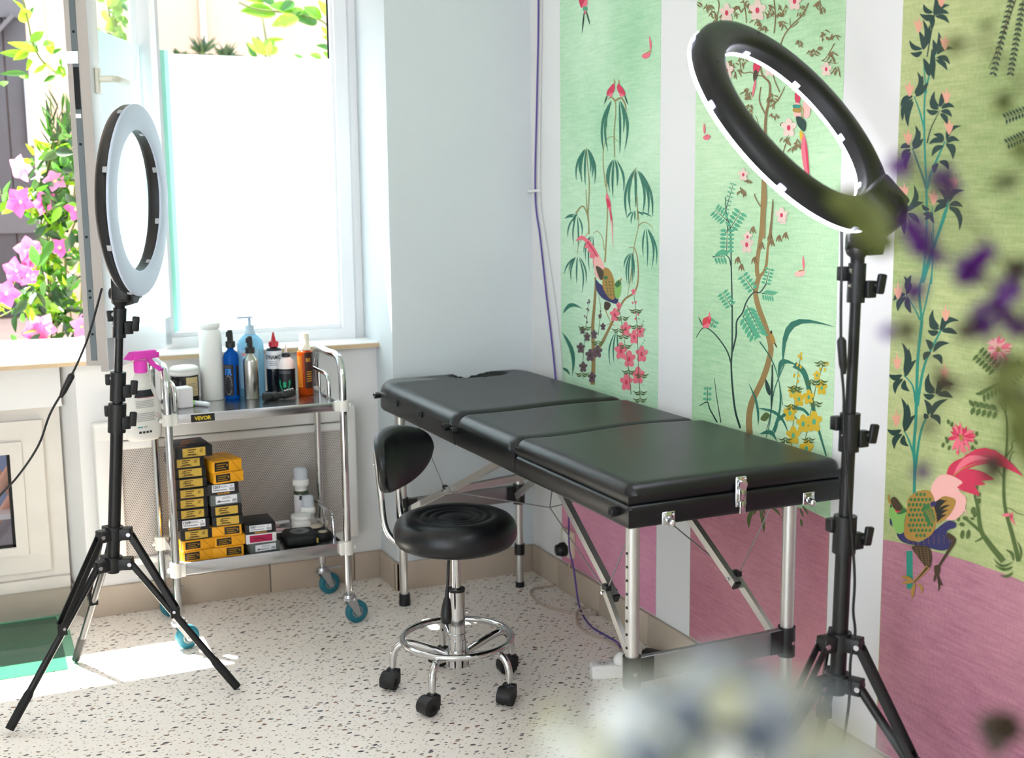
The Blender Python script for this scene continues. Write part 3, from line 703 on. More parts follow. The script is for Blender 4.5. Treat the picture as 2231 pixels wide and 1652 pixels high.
for sx, sy, a in ((-1, -1, 20), (1, -1, 8), (1, 1, 12), (-1, 1, 20)):
    p = V((sx * TW, sy * TD, 0)); k = MB(); k.M = Matrix.Translation(p) @ Matrix.Rotation(R_(a), 4, 'Z')
    k.cyl((0, 0, .098), (0, 0, .125), .008).cyl((0, 0, .094), (0, 0, .104), .022, .020, n=20).cyl((0, 0, .086), (0, 0, .094), .026, .026, n=20)
    for s in (-1, 1):
        k.prism([(-.018, .088), (.020, .088), (.036, .034), (.030, .027), (.018, .030), (.010, .045)], (0, s * .017 + (.0012 if s < 0 else .0012), 0), (1, 0, 0), (0, 0, 1), .0024)
    k.box((.0, 0, .087), (.042, .036, .004)); k.cyl((.026, -.021, .036), (.026, .021, .036), .006, n=12)
    if sy > 0: k.bar((.0, 0, .096), (.072, -.01, .098), .018, .005)
    o = k.build('castor', ZINC, tr)
    w = MB(); w.M = k.M
    w.lathe([(.024, -.0105), (.0375, -.0105), (.039, -.008), (.039, .008), (.0375, .0105), (.024, .0105)], (.026, 0, .039), (0, 1, 0), 32, 0)
    w.lathe([(0, -.0095), (.0245, -.0095), (.0245, .0095), (0, .0095)], (.026, 0, .039), (0, 1, 0), 28, 1)
    w.torus((.026, -.0095, .039), (0, 1, 0), .017, .0025, 24, 6, 1)
    w.build('wheel', [TEAL, HUBG], o)
SZ = tray_z['top_tray']; LZ = tray_z['bottom_tray']

# ------------------------------------------------------------------ things on the top tray
def ctext(mb, txt, r, z, size, m, a0=-90., width=None, bold=.0):
    """text wrapped round a bottle of radius r, centred on angle a0 (degrees)"""
    t = MB().text(txt, (0, 0, 0), (1, 0, 0), (0, 1, 0), size, 0, 0, bold, width)
    if not t.v: return
    w = max(v.x for v in t.v)
    mb.add([V((r * math.cos(R_(a0) + (v.x - w / 2) / r), r * math.sin(R_(a0) + (v.x - w / 2) / r), z + v.y)) for v in t.v], t.f, m)
def cwrap(mb, r, z0, z1, a0, a1, m, n=14):
    vs = []
    for i in range(n + 1):
        a = R_(a0 + (a1 - a0) * i / n); vs += [V((r * math.cos(a), r * math.sin(a), z0)), V((r * math.cos(a), r * math.sin(a), z1))]
    mb.add(vs, [[2 * i, 2 * i + 2, 2 * i + 3, 2 * i + 1] for i in range(n)], m, True)
def place(px, y): 
    p = at(px, 0, y=y); q = at(px, zpx_(p.x, y), y=y); return V((q.x, y, SZ))
def zpx_(x, y): return pix((x, y, SZ))[1]
FACE = -114.   # side of a bottle that looks at the doorway
YEL = mat('warm_yellow_label', (214, 150, 40), .5)
WLAB = mat('white_label', (226, 226, 230), .5); INKD = mat('dark_print', (34, 32, 34), .5); GREYP = mat('grey_print', (120, 118, 122), .5)
def hbody(p, py): return zat(p.x, p.y, py) - SZ
def sprayer(b, z, sc=1., m=0):
    """fine-mist pump with collar"""
    b.lathe([(.0145 * sc, z), (.0145 * sc, z + .018 * sc), (.013 * sc, z + .019 * sc), (.0095 * sc, z + .020 * sc), (.0085 * sc, z + .044 * sc), (.007 * sc, z + .052 * sc), (0, z + .053 * sc)], n=20, m=m)
    b.box((-.004 * sc, 0, z + .040 * sc), (.016 * sc, .012 * sc, .016 * sc), m, bev=.002)
# blue spray bottle
p = place(507, 4.13); H = hbody(p, 762); r = .0262
o = thing('spray_bottle', 'blue see-through spray bottle with black pump and black label', 'bottle', p)
MB().lathe([(0, .001), (r - .003, 0), (r, .004), (r, H - .022), (r - .003, H - .012), (r - .012, H - .002), (.011, H), (.011, H + .012), (0, H + .012)], n=32).build('bottle', mat('blue_bottle', (8, 92, 190), .12, trans=.35, ior=1.2), o)
b = MB(); cwrap(b, r + .0005, .014, H - .048, FACE - 70, FACE + 28, 0); cwrap(b, r + .0005, .014, H - .052, FACE + 44, FACE + 75, 0)
ctext(b, 'ER', r + .0009, .085, .03, 1, FACE - 12, width=.026, bold=.03); ctext(b, 'OC', r + .0009, H - .06, .012, 2, FACE - 20, width=.02)
for a in range(0, 340, 17): b.cyl(V((r * math.cos(R_(FACE - 14 + 26 * math.cos(R_(a)))), r * math.sin(R_(FACE - 14 + 26 * math.cos(R_(a)))), .05 + .032 * math.sin(R_(a)))) * 1.0, V((1.03 * r * math.cos(R_(FACE - 14 + 26 * math.cos(R_(a)))), 1.03 * r * math.sin(R_(FACE - 14 + 26 * math.cos(R_(a)))), .05 + .032 * math.sin(R_(a)))), .0022, n=6, m=2)
b.build('label', [mat('black_label', (18, 20, 26), .4), mat('blue_print', (44, 128, 220), .5), GREYP], o)
b = MB(); sprayer(b, H + .008, 1.12); b.build('pump', BLK, o)
# aluminium spray bottle
p = place(549, 4.10); H = hbody(p, 772); r = .0252
o = thing('spray_bottle', 'plain silver aluminium spray bottle with black pump', 'bottle', p)
MB().lathe([(0, 0), (r - .002, 0), (r, .002), (r, H - .024), (r - .002, H - .016), (r - .007, H - .008), (.0125, H), (.0115, H + .004), (.0115, H + .01), (0, H + .01)], n=36).build('bottle', mat('satin_aluminium', (184, 182, 176), .28, 1.), o)
b = MB(); sprayer(b, H + .004, 1.1); b.build('pump', BLK, o)
# big pale blue pump bottle behind them
p = place(550, 4.165); H = hbody(p, 728); r = .045
o = thing('pump_bottle', 'large pale blue translucent pump bottle at the back of the top tray', 'bottle', p)
MB().lathe([(0, 0), (r - .004, 0), (r, .004), (r, H - .04), (r - .004, H - .022), (r - .018, H - .004), (.018, H), (.018, H + .008), (0, H + .008)], n=36).build('bottle', mat('pale_blue_plastic', (150, 208, 238), .2, trans=.45, ior=1.15), o)
b = MB().lathe([(.019, H + .001), (.019, H + .012), (.016, H + .013), (.0155, H + .030), (.006, H + .031), (.005, H + .058), (0, H + .058)], n=24).bar((-.042, 0, H + .058), (.010, 0, H + .058), .010, .006)
b.build('pump', mat('pale_pump', (176, 196, 214), .35), o)
b = MB(); cwrap(b, r + .0005, .03, H - .05, FACE - 45, FACE + 45, 0); cwrap(b, r + .0008, H - .07, H - .06, FACE - 30, FACE - 5, 1)
b.build('label', [mat('pale_blue_label', (170, 214, 240), .4), mat('salmon_print', (232, 170, 160), .5)], o)
# tall white bottle
p = place(464, 4.15); H = hbody(p, 716); r = .0385
o = thing('plastic_bottle', 'tall plain white plastic bottle left of the blue spray bottle', 'bottle', p)
MB().lathe([(0, 0), (r - .003, 0), (r, .003), (r, H - .012), (r - .004, H - .004), (r - .008, H), (0, H)], n=36).build('bottle', WPL, o)
MB().lathe([(r - .012, H - .002), (r - .004, H + .004), (r - .003, H + .018), (r - .006, H + .021), (0, H + .021)], n=32).build('cap', WPL, o)
# black ink bottle with red cap
p = place(600, 4.165); H = hbody(p, 757); r = .028
o = thing('ink_bottle', 'ink bottle with red twist cap and white and black label', 'bottle', p)
MB().lathe([(0, 0), (r - .002, 0), (r, .003), (r, H - .010), (r - .003, H - .003), (.013, H), (.013, H + .006), (0, H + .006)], n=36).build('bottle', mat('black_ink_bottle', (10, 16, 26), .15), o)
b = MB(); cwrap(b, r + .0005, H - .072, H - .010, FACE - 85, FACE + 85, 0); ctext(b, 'DYNAMIC', r + .0009, H - .038, .019, 1, FACE, width=.062, bold=.035)
for k in range(3): cwrap(b, r + .0008, H - .048 - .006 * k, H - .046 - .006 * k, FACE - 35 + 6 * k, FACE + 30, 2, 6)
b.build('label', [WLAB, INKD, GREYP], o)
MB().lathe([(.0175, H + .003), (.0175, H + .018), (.0155, H + .021), (.009, H + .024), (.004, H + .046), (.0035, H + .052), (0, H + .053)], n=28).build('cap', mat('red_cap', (176, 22, 40), .3), o)
# round white soap bottle, black label with green laurel
p = place(626, 4.125); H = hbody(p, 777); r = .0305
o = thing('squeeze_bottle', 'white squeeze bottle with black collar and black label bearing a green laurel', 'bottle', p)
MB().lathe([(0, 0), (r - .003, 0), (r, .004), (r, H - .034), (r - .002, H - .024), (r - .008, H - .011), (.014, H - .002), (.012, H), (0, H)], n=36).build('bottle', mat('milky_bottle', (240, 226, 222), .3), o)
b = MB().lathe([(.0145, H - .001), (.0145, H + .012), (.012, H + .014), (0, H + .014)], n=24); b.lathe([(.006, H + .013), (.003, H + .036), (.001, H + .044), (0, H + .044)], n=14, m=1)
b.build('nozzle_cap', [BLK, mat('clear_nozzle', (214, 196, 190), .3)], o)
GRN = mat('green_print', (30, 176, 122), .5)
b = MB(); cwrap(b, r + .0005, .012, H - .040, FACE - 85, FACE + 85, 0, 20); ctext(b, 'S', r + .0009, .031, .024, 1, FACE - 4, bold=.06)
for s in (-1, 1):
    for k in range(6):
        a = FACE - 4 + s * (12 + 17 * math.sin((k + .6) / 5.6 * 2.0)); z = .021 + k * .0056
        q = V((1.03 * r * math.cos(R_(a)), 1.03 * r * math.sin(R_(a)), z)); q2 = V((1.03 * r * math.cos(R_(a + s * 9)), 1.03 * r * math.sin(R_(a + s * 9)), z + .007))
        b.cyl(q, q2, .0022, .0004, n=6, m=1)
for k in range(2): cwrap(b, r + .0008, H - .050 - .005 * k, H - .048 - .005 * k, FACE - 40, FACE + 38, 2, 8)
cwrap(b, r + .0008, .016, .018, FACE - 40, FACE + 40, 2, 8)
b.build('label', [mat('black_label', (18, 20, 26), .4), GRN, GREYP], o)
# amber foam bottle
p = place(667, 4.09); H = hbody(p, 764); r = .0265
o = thing('foam_bottle', 'amber brown bottle with tall cream cap at the right end of the tray', 'bottle', p)
MB().lathe([(0, 0), (r - .003, 0), (r, .004), (r, H - .006), (r - .003, H), (.017, H + .001), (.017, H + .006), (0, H + .006)], n=36).build('bottle', mat('amber_bottle', (190, 70, 12), .12, trans=.3, ior=1.2), o)
b = MB(); cwrap(b, r + .0005, .030, H - .016, FACE - 60, FACE - 12, 0); cwrap(b, r + .0005, .026, H - .004, FACE + 6, FACE + 95, 1)
ctext(b, 'EZ', r + .0009, H - .035, .015, 2, FACE + 35, width=.018, bold=.04); ctext(b, 'U', r + .0009, .036, .010, 1, FACE - 30)
for k in range(5): cwrap(b, r + .0009, .05 + .008 * k, .053 + .008 * k, FACE + 20, FACE + 60, 2, 5)
b.build('label', [mat('orange_label', (216, 122, 22), .5), mat('dark_brown_label', (58, 24, 10), .4), mat('gold_print', (216, 150, 50), .5)], o)
MB().lathe([(.0195, H + .003), (.0195, H + .020), (.0185, H + .021), (.0185, H + .023), (.0175, H + .024), (.0158, H + .060), (.0148, H + .062), (0, H + .062)], n=28).build('cap', mat('cream_cap', (232, 222, 204), .4), o)
# pomade jar with white lid
p = place(404, 4.15); H = hbody(p, 812); r = .046
o = thing('jar', 'wide black jar with white screw lid and beige label', 'jar', p)
MB().lathe([(0, 0), (r - .004, 0), (r, .004), (r, H - .004), (r - .003, H), (0, H)], n=40).build('jar_body', mat('black_jar', (20, 16, 16), .2), o)
MB().lathe([(r + .002, H - .006), (r + .003, H - .004), (r + .003, H + .006), (r + .001, H + .007), (r + .003, H + .009), (r + .002, H + .016), (r - .006, H + .022), (r - .02, H + .024), (0, H + .024)], n=40).build('lid', WPL, o)
b = MB(); cwrap(b, r + .0006, .022, H - .012, FACE + 22, FACE + 80, 0)
for k in range(6): cwrap(b, r + .001, .028 + .007 * k, .030 + .007 * k, FACE + 28, FACE + 74 - 5 * (k % 3), 1, 6)
b.build('label', [mat('beige_label', (214, 188, 140), .5), GREYP], o)
# small white box and green-capped pen
p = place(401, 4.03); o = thing('tissue_box', 'small white box with rounded edges in front of the black jar', 'box', p, R_(14))
MB().box((0, 0, .0345), (.050, .046, .069), bev=.006).build('carton', mat('white_carton', (240, 234, 236), .5), o)
p = place(442, 4.02); o = thing('pen', 'short white pen with lime green end lying on the tray', 'pen', p, R_(-52))
MB().lathe([(.0035, .0), (.0085, .004), (.0085, .05), (.007, .055), (.007, .055), (.0072, .062), (0, .063)], (-.035, 0, .0087), (1, 0, 0), 18, 0).build('barrel', mat('pen_white', (232, 230, 234), .3), o)
MB().lathe([(.0088, 0), (.0088, .014), (.007, .016), (0, .016)], (-.034, 0, .0089), (-1, 0, 0), 18).build('end_cap', mat('lime_cap', (150, 214, 40), .35), o)
# black tattoo pen machine lying in two halves
p = place(608, 4.02); o = thing('tattoo_machine', 'black cordless tattoo pen lying at the front of the top tray', 'tattoo machine', p, R_(6))
b = MB().lathe([(0, 0), (.0145, .0), (.016, .002), (.016, .028), (.0145, .030), (.0145, .033), (.016, .035), (.016, .045), (.011, .052), (.009, .060), (0, .060)], (-.056, -.006, .0165), (1, .05, 0), 24); b.build('grip', BLK, o)
b = MB().lathe([(0, 0), (.009, .0), (.010, .004), (.010, .014), (.014, .018), (.014, .060), (.012, .064), (0, .064)], (.0, .002, .0145), (1, .32, .06), 24)
for k in range(4): b.box((.026 + .010 * k, .012 + .003 * k, .0305 + .0008 * k), (.005, .010, .002), 1)
b.tube([(.01, -.012, .002), (-.02, -.03, .002), (-.05, -.034, .002)], .0016, 6)
b.build('drive_unit', [BLK, mat('white_marks', (230, 230, 230), .5)], o)
# ------------------------------------------------------------------ cleaner bottle hanging by its trigger from the left handle
sp = at(315, 958, y=3.87); zb_ = sp.z
o = thing('cleaner_bottle', 'milky white cleaner bottle with pink trigger hanging from the trolley handle', 'spray bottle', (sp.x, 3.868, zb_), R_(20))
PH = lambda py: zat(sp.x, 3.868, py) - zb_
prof = [(0, .002), (.046, 0), (.054, .006), (.058, .02), (.0605, .05), (.060, .085), (.056, .115), (.050, .145), (.040, .175), (.029, .200), (.021, .218), (.018, .228), (.017, .240), (0, .24)]
kz = PH(806) / .232
b = MB().lathe([(r_ * 1.0, h * kz) for r_, h in prof], n=40, sx=1., sy=.5); b.build('bottle', mat('milky_bottle_plastic', (226, 222, 214), .35, noise=.03), o)
zt = .228 * kz
PINK = mat('pink_trigger', (250, 84, 206), .3, trans=.2, ior=1.2)
b = MB().lathe([(.0195, zt - .004), (.0205, zt), (.0205, zt + .030), (.018, zt + .034), (0, zt + .034)], n=28)
b.box((.012, 0, zt + .050), (.082, .026, .026), bev=.006).prism([(-.03, .036), (-.05, .040), (-.038, .052), (-.028, .062)], (0, .013, zt), (1, 0, 0), (0, 0, 1), .026)
b.box((.055, 0, zt + .046), (.014, .018, .018), bev=.003)
b.tube(spl([(.026, 0, zt + .040), (.034, 0, zt + .028), (.046, 0, zt + .014), (.062, 0, zt + .002), (.066, 0, zt - .004)], 5), [.0085] * 10 + [.0075] * 11, 10)
b.build('trigger_head', PINK, o)
def onface(x, z):                                          # point on the flat side of the bottle
    rr = np.interp(z / kz, [h for _, h in prof[1:]], [q for q, _ in prof[1:]])
    return V((x, -.5 * math.sqrt(max(0, rr * rr - x * x)) - .0008, z))
def decal(mb, x0, x1, z0, z1, m, skew=0., n=8):
    vs = []
    for i in range(n + 1):
        for k in range(5):
            z = z0 + (z1 - z0) * k / 4; xx = x0 + (x1 - x0) * i / n; xx += skew * (z - z0) * (1 - 2 * i / n) * -1 if skew else 0
            vs.append(onface(xx, z))
    mb.add(vs, [[i * 5 + k, (i + 1) * 5 + k, (i + 1) * 5 + k + 1, i * 5 + k + 1] for i in range(n) for k in range(4)], m, True)
b = MB()
decal(b, -.036, .028, .138, .160, 0, skew=-.35); decal(b, -.028, .030, .136, .1375, 1)
b.v = [v + V((0, -.0002, 0)) for v in b.v]
for z0, z1 in ((.106, .130), (.064, .092)):
    for k in range(5):
        zz = z0 + (z1 - z0) * k / 5; decal(b, -.034, .026 - .004 * (k % 2), zz, zz + (z1 - z0) / 5 * .55, 2)
for k in range(4): decal(b, -.030 + .011 * k, -.022 + .011 * k, .026, .033, 3, n=2)
decal(b, -.034, -.018, .044, .048, 4, n=3); decal(b, -.014, -.004, .044, .049, 2, n=3)
for k in range(4): decal(b, -.026 + .012 * k, -.018 + .012 * k, .148, .155, 5, n=2)
for (x, z) in ((.034, .072),):
    decal(b, x - .006, x + .006, z, z + .001, 1, n=2); decal(b, x - .006, x - .005, z, z + .011, 1, n=2); decal(b, x + .005, x + .006, z, z + .011, 1, n=2); decal(b, x - .006, x + .006, z + .010, z + .011, 1, n=2)
b.build('label', [mat('black_label', (18, 20, 26), .4), mat('crimson_print', (196, 40, 90), .5), mat('pale_grey_print', (176, 172, 168), .5), INKD, mat('teal_print', (60, 150, 150), .5), WLAB], o)

# ------------------------------------------------------------------ boxes and pots on the bottom tray
BK = mat('black_carton', (24, 23, 24), .5); BKT = mat('black_carton_top', (40, 38, 38), .55); GOLD = mat('gold_label', (200, 164, 66), .4); YBOX = mat('yellow_carton', (236, 164, 24), .5); YLINE = mat('amber_line', (160, 100, 10), .5)
GRYB = mat('grey_green_carton', (92, 98, 94), .5); WHB = mat('white_box', (226, 222, 222), .5); CRIM = mat('crimson_label', (168, 16, 70), .5); CPRINT = mat('copper_print', (150, 96, 60), .5)
def carton(kind, x, z, w, h, dep, yf, rz, label, num='', flip=1):
    cm = {'gold': BK, 'white': BK, 'big': BK, 'yellow': YBOX, 'grey': GRYB, 'red': WHB}[kind]
    o = thing('cartridge_box', label, 'box', (x, yf + dep / 2, z), rz, 'cartridge boxes on the bottom tray')
    b = MB().span((-w / 2, -dep / 2, .0005), (w / 2, dep / 2, h - .0005), 0, bev=.0012)
    y = -dep / 2 - .0004
    if kind == 'yellow':
        q = w / 2
        b.add([V((q * (.25 if flip > 0 else -.65), y, h - .001)), V((q * (.28 if flip > 0 else -.62), y, h - .001)), V((q * (.85 if flip > 0 else -.05), y, .001)), V((q * (.82 if flip > 0 else -.08), y, .001))], [[0, 1, 2, 3]], 1)
        b.span((-w / 2 + .002, -dep / 2 - .0004, h - .0025), (w / 2 - .002, -dep / 2 + .001, h - .0018), 1)
        b.span((q * .26, -dep / 2, h - .0004), (q * .29, dep / 2, h + .0002), 1)
    if kind == 'big':
        for k in range(4): b.span((-.03 + .006 * k, -.02 + .018 * k, h - .0006), (.0 + .016 * (k % 2) + .006 * k, -.012 + .018 * k, h), 1)
        b.span((-.045, -.055, h - .0006), (-.02, -.045, h), 1)
    b.build('carton', [cm, YLINE if kind == 'yellow' else CPRINT], o)
    l = MB(); lx0, lx1, lz0, lz1 = {'gold': (-.036, .036, .004, h - .004), 'big': (-.036, .036, .004, h - .004), 'white': (-.036, .036, .009, h - .003), 'yellow': (-.043, .005, .006, h - .005), 'grey': (-.034, .036, .006, h - .005), 'red': (-.038, .036, .005, h - .004)}[kind]
    if kind == 'yellow' and flip < 0: lx0, lx1 = -lx1, -lx0
    l.span((lx0, y - .0004, lz0), (lx1, -dep / 2 + .001, lz1), 0)
    yy = y - .0007; lh = lz1 - lz0
    def strip(x0, x1, z0, z1, m=1): l.add([V((x0, yy, z0)), V((x1, yy, z0)), V((x1, yy, z1)), V((x0, yy, z1))], [[0, 1, 2, 3]], m)
    if kind in ('gold', 'big'):
        s = flip
        for k in range(3):
            strip(-.020, .006 - .006 * (k % 2), lz0 + lh * (.22 + .26 * k), lz0 + lh * (.34 + .26 * k))
        for k in range(10): strip(-.026 + .0038 * k, -.024 + .0038 * k + .0008 * (k % 2), lz0 + lh * .1, lz0 + lh * .22)
        for i in range(4):
            for j in range(4):
                if (i * 7 + j * 3) % 5 < 3: strip(s * .022 + .0024 * i - .004, s * .022 + .0024 * i - .0018, lz0 + lh * (.42 + .11 * j), lz0 + lh * (.51 + .11 * j))
    elif kind in ('white', 'grey'):
        if num: l.text(num, (lx0 + .003, yy, lz0 + lh * .52), (1, 0, 0), (0, 0, 1), lh * .52, 1, bold=.03)
        l.text('14' if num else '', (lx1 - .014, yy, lz0 + lh * .62), (1, 0, 0), (0, 0, 1), lh * .40, 1) if num else None
        strip(lx0 + .022, lx1 - .02, lz0 + lh * .62, lz0 + lh * .68, 2); strip(lx0 + .022, lx1 - .024, lz0 + lh * .78, lz0 + lh * .83, 2); strip(lx0 + .004, lx1 - .024, lz0 + lh * .22, lz0 + lh * .34, 2)
        for k in range(9): strip(lx1 - .016 + .0016 * k, lx1 - .0152 + .0016 * k, lz0 + lh * .12, lz0 + lh * .5)
        if kind == 'white': l.text('BISHOP', (-.019, y - .0003, .0018), (1, 0, 0), (0, 0, 1), .0065, 3, width=.040, bold=.03)
        else: strip(lx0 + .008, lx0 + .014, lz0 + lh * .2, lz0 + lh * .45)
    elif kind == 'yellow':
        for k in range(3): strip(lx0 + .006, lx1 - .010 - .006 * (k % 2), lz0 + lh * (.18 + .26 * k), lz0 + lh * (.26 + .26 * k), 1)
        strip(lx1 - .008, lx1 - .004, lz0 + lh * .45, lz0 + lh * .7, 1)
    else:
        strip(lx0 + .012, lx1 - .022, lz0 + lh * .4, lz0 + lh * .6, 1); strip(lx0 + .045, lx1 - .012, lz0 + lh * .22, lz0 + lh * .3, 1)
    l.build('label', {'gold': [GOLD, mat('olive_print', (84, 62, 24), .5)], 'big': [GOLD, mat('olive_print', (84, 62, 24), .5)], 'white': [WLAB, INKD, GREYP, mat('gold_print', (216, 150, 50), .5)], 'grey': [WLAB, INKD, GREYP], 'yellow': [mat('brown_black_label', (30, 24, 14), .5), mat('mustard_print', (176, 130, 30), .5)], 'red': [CRIM, mat('dark_crimson', (120, 8, 48), .5)]}[kind], o)
    return o
ORD = ['bottom', 'second', 'third', 'fourth', 'fifth', 'sixth', 'seventh', 'eighth', 'ninth', 'tenth', 'topmost']
def stack(px, yf, specs, where):
    z = LZ; n = len(specs)
    for i, (kind, h, dx, rz, num, flip) in enumerate(specs):
        nm = {'gold': 'black cartridge box with gold label', 'big': 'large black cartridge box with copper lettering and gold label', 'white': 'black cartridge box with white label reading ' + num, 'yellow': 'yellow cartridge box with black label', 'grey': 'grey green cartridge box with white label', 'red': 'white cartridge box with crimson label'}[kind]
        pos = 'topmost' if i == n - 1 else ORD[i] + (' up' if i else '')
        w = .118 if kind == 'big' else .100
        x = at(px, 1100, y=yf).x + dx
        carton(kind, x, z, w, h, .150 if kind == 'big' else .128, yf - (.012 if kind == 'big' else 0) + .002 * (i % 3), R_(rz), f'{nm}, {pos} in the {where} stack', num, flip); z += h
    return z
zt1 = zat(.62, 3.885, 974); hL = (zt1 - LZ) / 11
stack(421, 3.885, [('yellow', hL * 1.05, .004, 3, '', 1), ('yellow', hL, .006, 5, '', 1), ('gold', hL, .004, 2, '', 1), ('white', hL * 1.05, .0, -1, '1209', 1), ('gold', hL * .98, -.004, 1, '', 1), ('gold', hL, -.004, 1, '', 1), ('gold', hL * .98, -.002, 0, '', 1), ('gold', hL * .98, -.005, 2, '', -1), ('gold', hL * .98, -.005, 1, '', -1), ('gold', hL, -.012, 3, '', 1), ('big', hL * 1.05, .004, 4, '', 1)], 'tall left')
zt2 = zat(.75, 3.885, 1003)
hM = (zt2 - LZ) / 9
stack(492, 3.885, [('yellow', hM * 1.0, .004, -3, '', -1), ('yellow', hM * .95, .006, 2, '', 1), ('yellow', hM * 1.0, .002, -4, '', -1), ('gold', hM * .96, .004, 0, '', -1), ('gold', hM * .96, .001, 1, '', -1), ('grey', hM * 1.05, -.002, 4, '', 1), ('white', hM * 1.02, -.006, 0, '1207', 1), ('yellow', hM * 1.0, .004, 9, '', 1), ('yellow', hM * 1.12, -.002, 12, '', 1)], 'middle')
zt3 = zat(.87, 3.90, 1137); h3 = (zt3 - LZ) / 3
stack(570, 3.885, [('grey', h3, .0, 6, '', 1), ('red', h3, -.004, -1, '', 1), ('white', h3, -.004, -2, '1001', 1)], 'low right')
def lowplace(px, y): return V((at(px, 1100, y=y).x, y, LZ))
# zip pouch with round badge
p = lowplace(650, 3.955); o = thing('zip_pouch', 'square black zip case with round silver badge on its lid', 'case', p, R_(-6))
hp = zat(p.x, 3.92, 1163) - LZ
MB().box((0, 0, hp / 2), (.108, .12, hp), bev=.016, seg=4).build('case_body', mat('black_nylon', (16, 16, 18), .6, bump=.2, bscale=500), o)
b = MB().lathe([(0, 0), (.033, 0), (.033, .0012), (.030, .0016), (0, .0012)], (0, 0, hp - .0002), n=32)
for k in range(14): b.box((.018 * math.cos(k * 2.4) * (k % 3 + 1) / 3, .018 * math.sin(k * 2.4) * (k % 3 + 1) / 3, hp + .0014), (.007, .0025, .001), 1, rmat(k * 70, 'Z'))
b.build('badge', [mat('silver_badge', (120, 120, 122), .35, .7), BLK], o)
b = MB().torus((0, -.0605, hp * .62), (0, 0, 1), .0, .001, 4, 4) if False else MB().span((-.05, -.0612, hp * .60), (.05, -.0598, hp * .63)).box((.052, -.058, hp * .42), (.007, .004, .018), 1, bev=.002)
b.build('zip', [BLK, mat('brass_pull', (176, 160, 80), .35, .6)], o)
p = lowplace(699, 3.965); o = thing('round_tin', 'round black pot with cream disc on its lid beside the zip case', 'pot', p)
hp = zat(p.x, 3.93, 1164) - LZ
MB().lathe([(0, 0), (.032, 0), (.035, .004), (.035, hp - .012), (.033, hp - .003), (.028, hp), (0, hp)], n=32).build('pot', mat('black_nylon', (16, 16, 18), .6), o)
MB().lathe([(0, 0), (.016, 0), (.016, .0015), (0, .0016)], (.004, 0, hp - .0002), n=24).build('lid_disc', mat('cream_disc', (206, 190, 170), .4), o)
p = lowplace(683, 4.035); o = thing('round_tin', 'low round black tin with pale top behind the zip case', 'pot', p)
hp = zat(p.x, 4.0, 1152) - LZ
MB().lathe([(0, 0), (.033, 0), (.034, .003), (.034, hp), (0, hp)], n=32).build('tin', mat('black_nylon', (16, 16, 18), .6), o)
MB().lathe([(.031, hp - .0003), (.030, hp + .004), (0, hp + .005)], n=32).build('lid', mat('cream_disc', (206, 190, 170), .4), o)
p = lowplace(655, 4.062); o = thing('cream_jar', 'white plastic jar with screw lid behind the zip case', 'jar', p)
hp = zat(p.x, 4.06, 1122) - LZ
MB().lathe([(0, 0), (.032, 0), (.0335, .004), (.0335, hp - .010), (0, hp - .010)], n=32).build('jar_body', WPL, o)
MB().lathe([(.0345, hp - .014), (.0355, hp - .012), (.0355, hp - .001), (.034, hp), (0, hp)], n=32).build('lid', WPL, o)
def foamer(px, y, py_top, label, green):
    p = lowplace(px, y); Ht = zat(p.x, y, py_top) - LZ; o = thing('foam_pump_bottle', label, 'bottle', p); r = .027 if green else .024; hb_ = Ht - .082
    MB().lathe([(0, 0), (r - .002, 0), (r, .003), (r, hb_ - .008), (r - .004, hb_), (0, hb_)], n=32).build('bottle', mat('dark_green_bottle', (58, 74, 52), .25) if green else mat('milky_bottle', (240, 226, 222), .3), o)
    MB().lathe([(r - .006, hb_ - .002), (r - .006, hb_ + .014), (r - .002, hb_ + .016), (r + .001, hb_ + .020), (r + .001, hb_ + .036), (r - .004, hb_ + .042), (r - .010, hb_ + .044), (r - .010, hb_ + .05)], n=32).box((-.016, -.008, hb_ + .028), (.03, .010, .010), bev=.002).build('pump', WPL, o)
    MB().lathe([(r - .003, hb_ + .040), (r - .003, hb_ + .074), (r - .007, hb_ + .081), (0, hb_ + .082)], n=32).build('clear_cap', mat('clear_cap', (232, 236, 242), .12, trans=.4, ior=1.1), o)
    b = MB(); cwrap(b, r + .0005, .01, hb_ - .012, FACE - 60, FACE + 60, 0); cwrap(b, r + .0008, hb_ - .03, hb_ - .014, FACE - 5, FACE + 45, 1); b.build('label', [WLAB, INKD], o)
foamer(657, 4.155, 1019, 'taller foam pump bottle with clear cap at the back of the bottom tray', True)
foamer(671, 4.105, 1079, 'shorter white foam pump bottle in front of the taller one', False)
p = lowplace(610, 4.09); o = thing('steel_dish', 'shallow steel dish of pink wrapped packets on the bottom tray', 'dish', p)
MB().span((-.06, -.075, 0), (.05, .075, .002)).span((-.06, -.075, 0), (-.058, .075, .022)).span((.048, -.075, 0), (.05, .075, .022)).span((-.06, .073, 0), (.05, .075, .022)).span((-.06, -.075, 0), (.05, -.073, .022)).build('dish', STEEL, o)
for k, (dx, dy, a, m) in enumerate(((-.025, -.03, 20, 0), (.005, -.01, -15, 1), (-.02, .02, 40, 1), (.015, .035, 5, 0))):
    t = tag(MB().box((0, 0, 0), (.05, .022, .008), 0, bev=.003).build('wrapped_packet', mat('pink_wrap', (236, 196, 200), .4) if m else mat('white_wrap', (238, 234, 236), .4)), ['white wrapped packet at the front left of the steel dish', 'pink wrapped packet in the middle of the steel dish', 'pink wrapped packet at the back left of the steel dish', 'white wrapped packet at the back right of the steel dish'][k], 'packet', 'wrapped packets in the steel dish')
    t.location = p + V((dx, dy, .007 + .007 * k)); t.rotation_euler = (0, 0, R_(a))
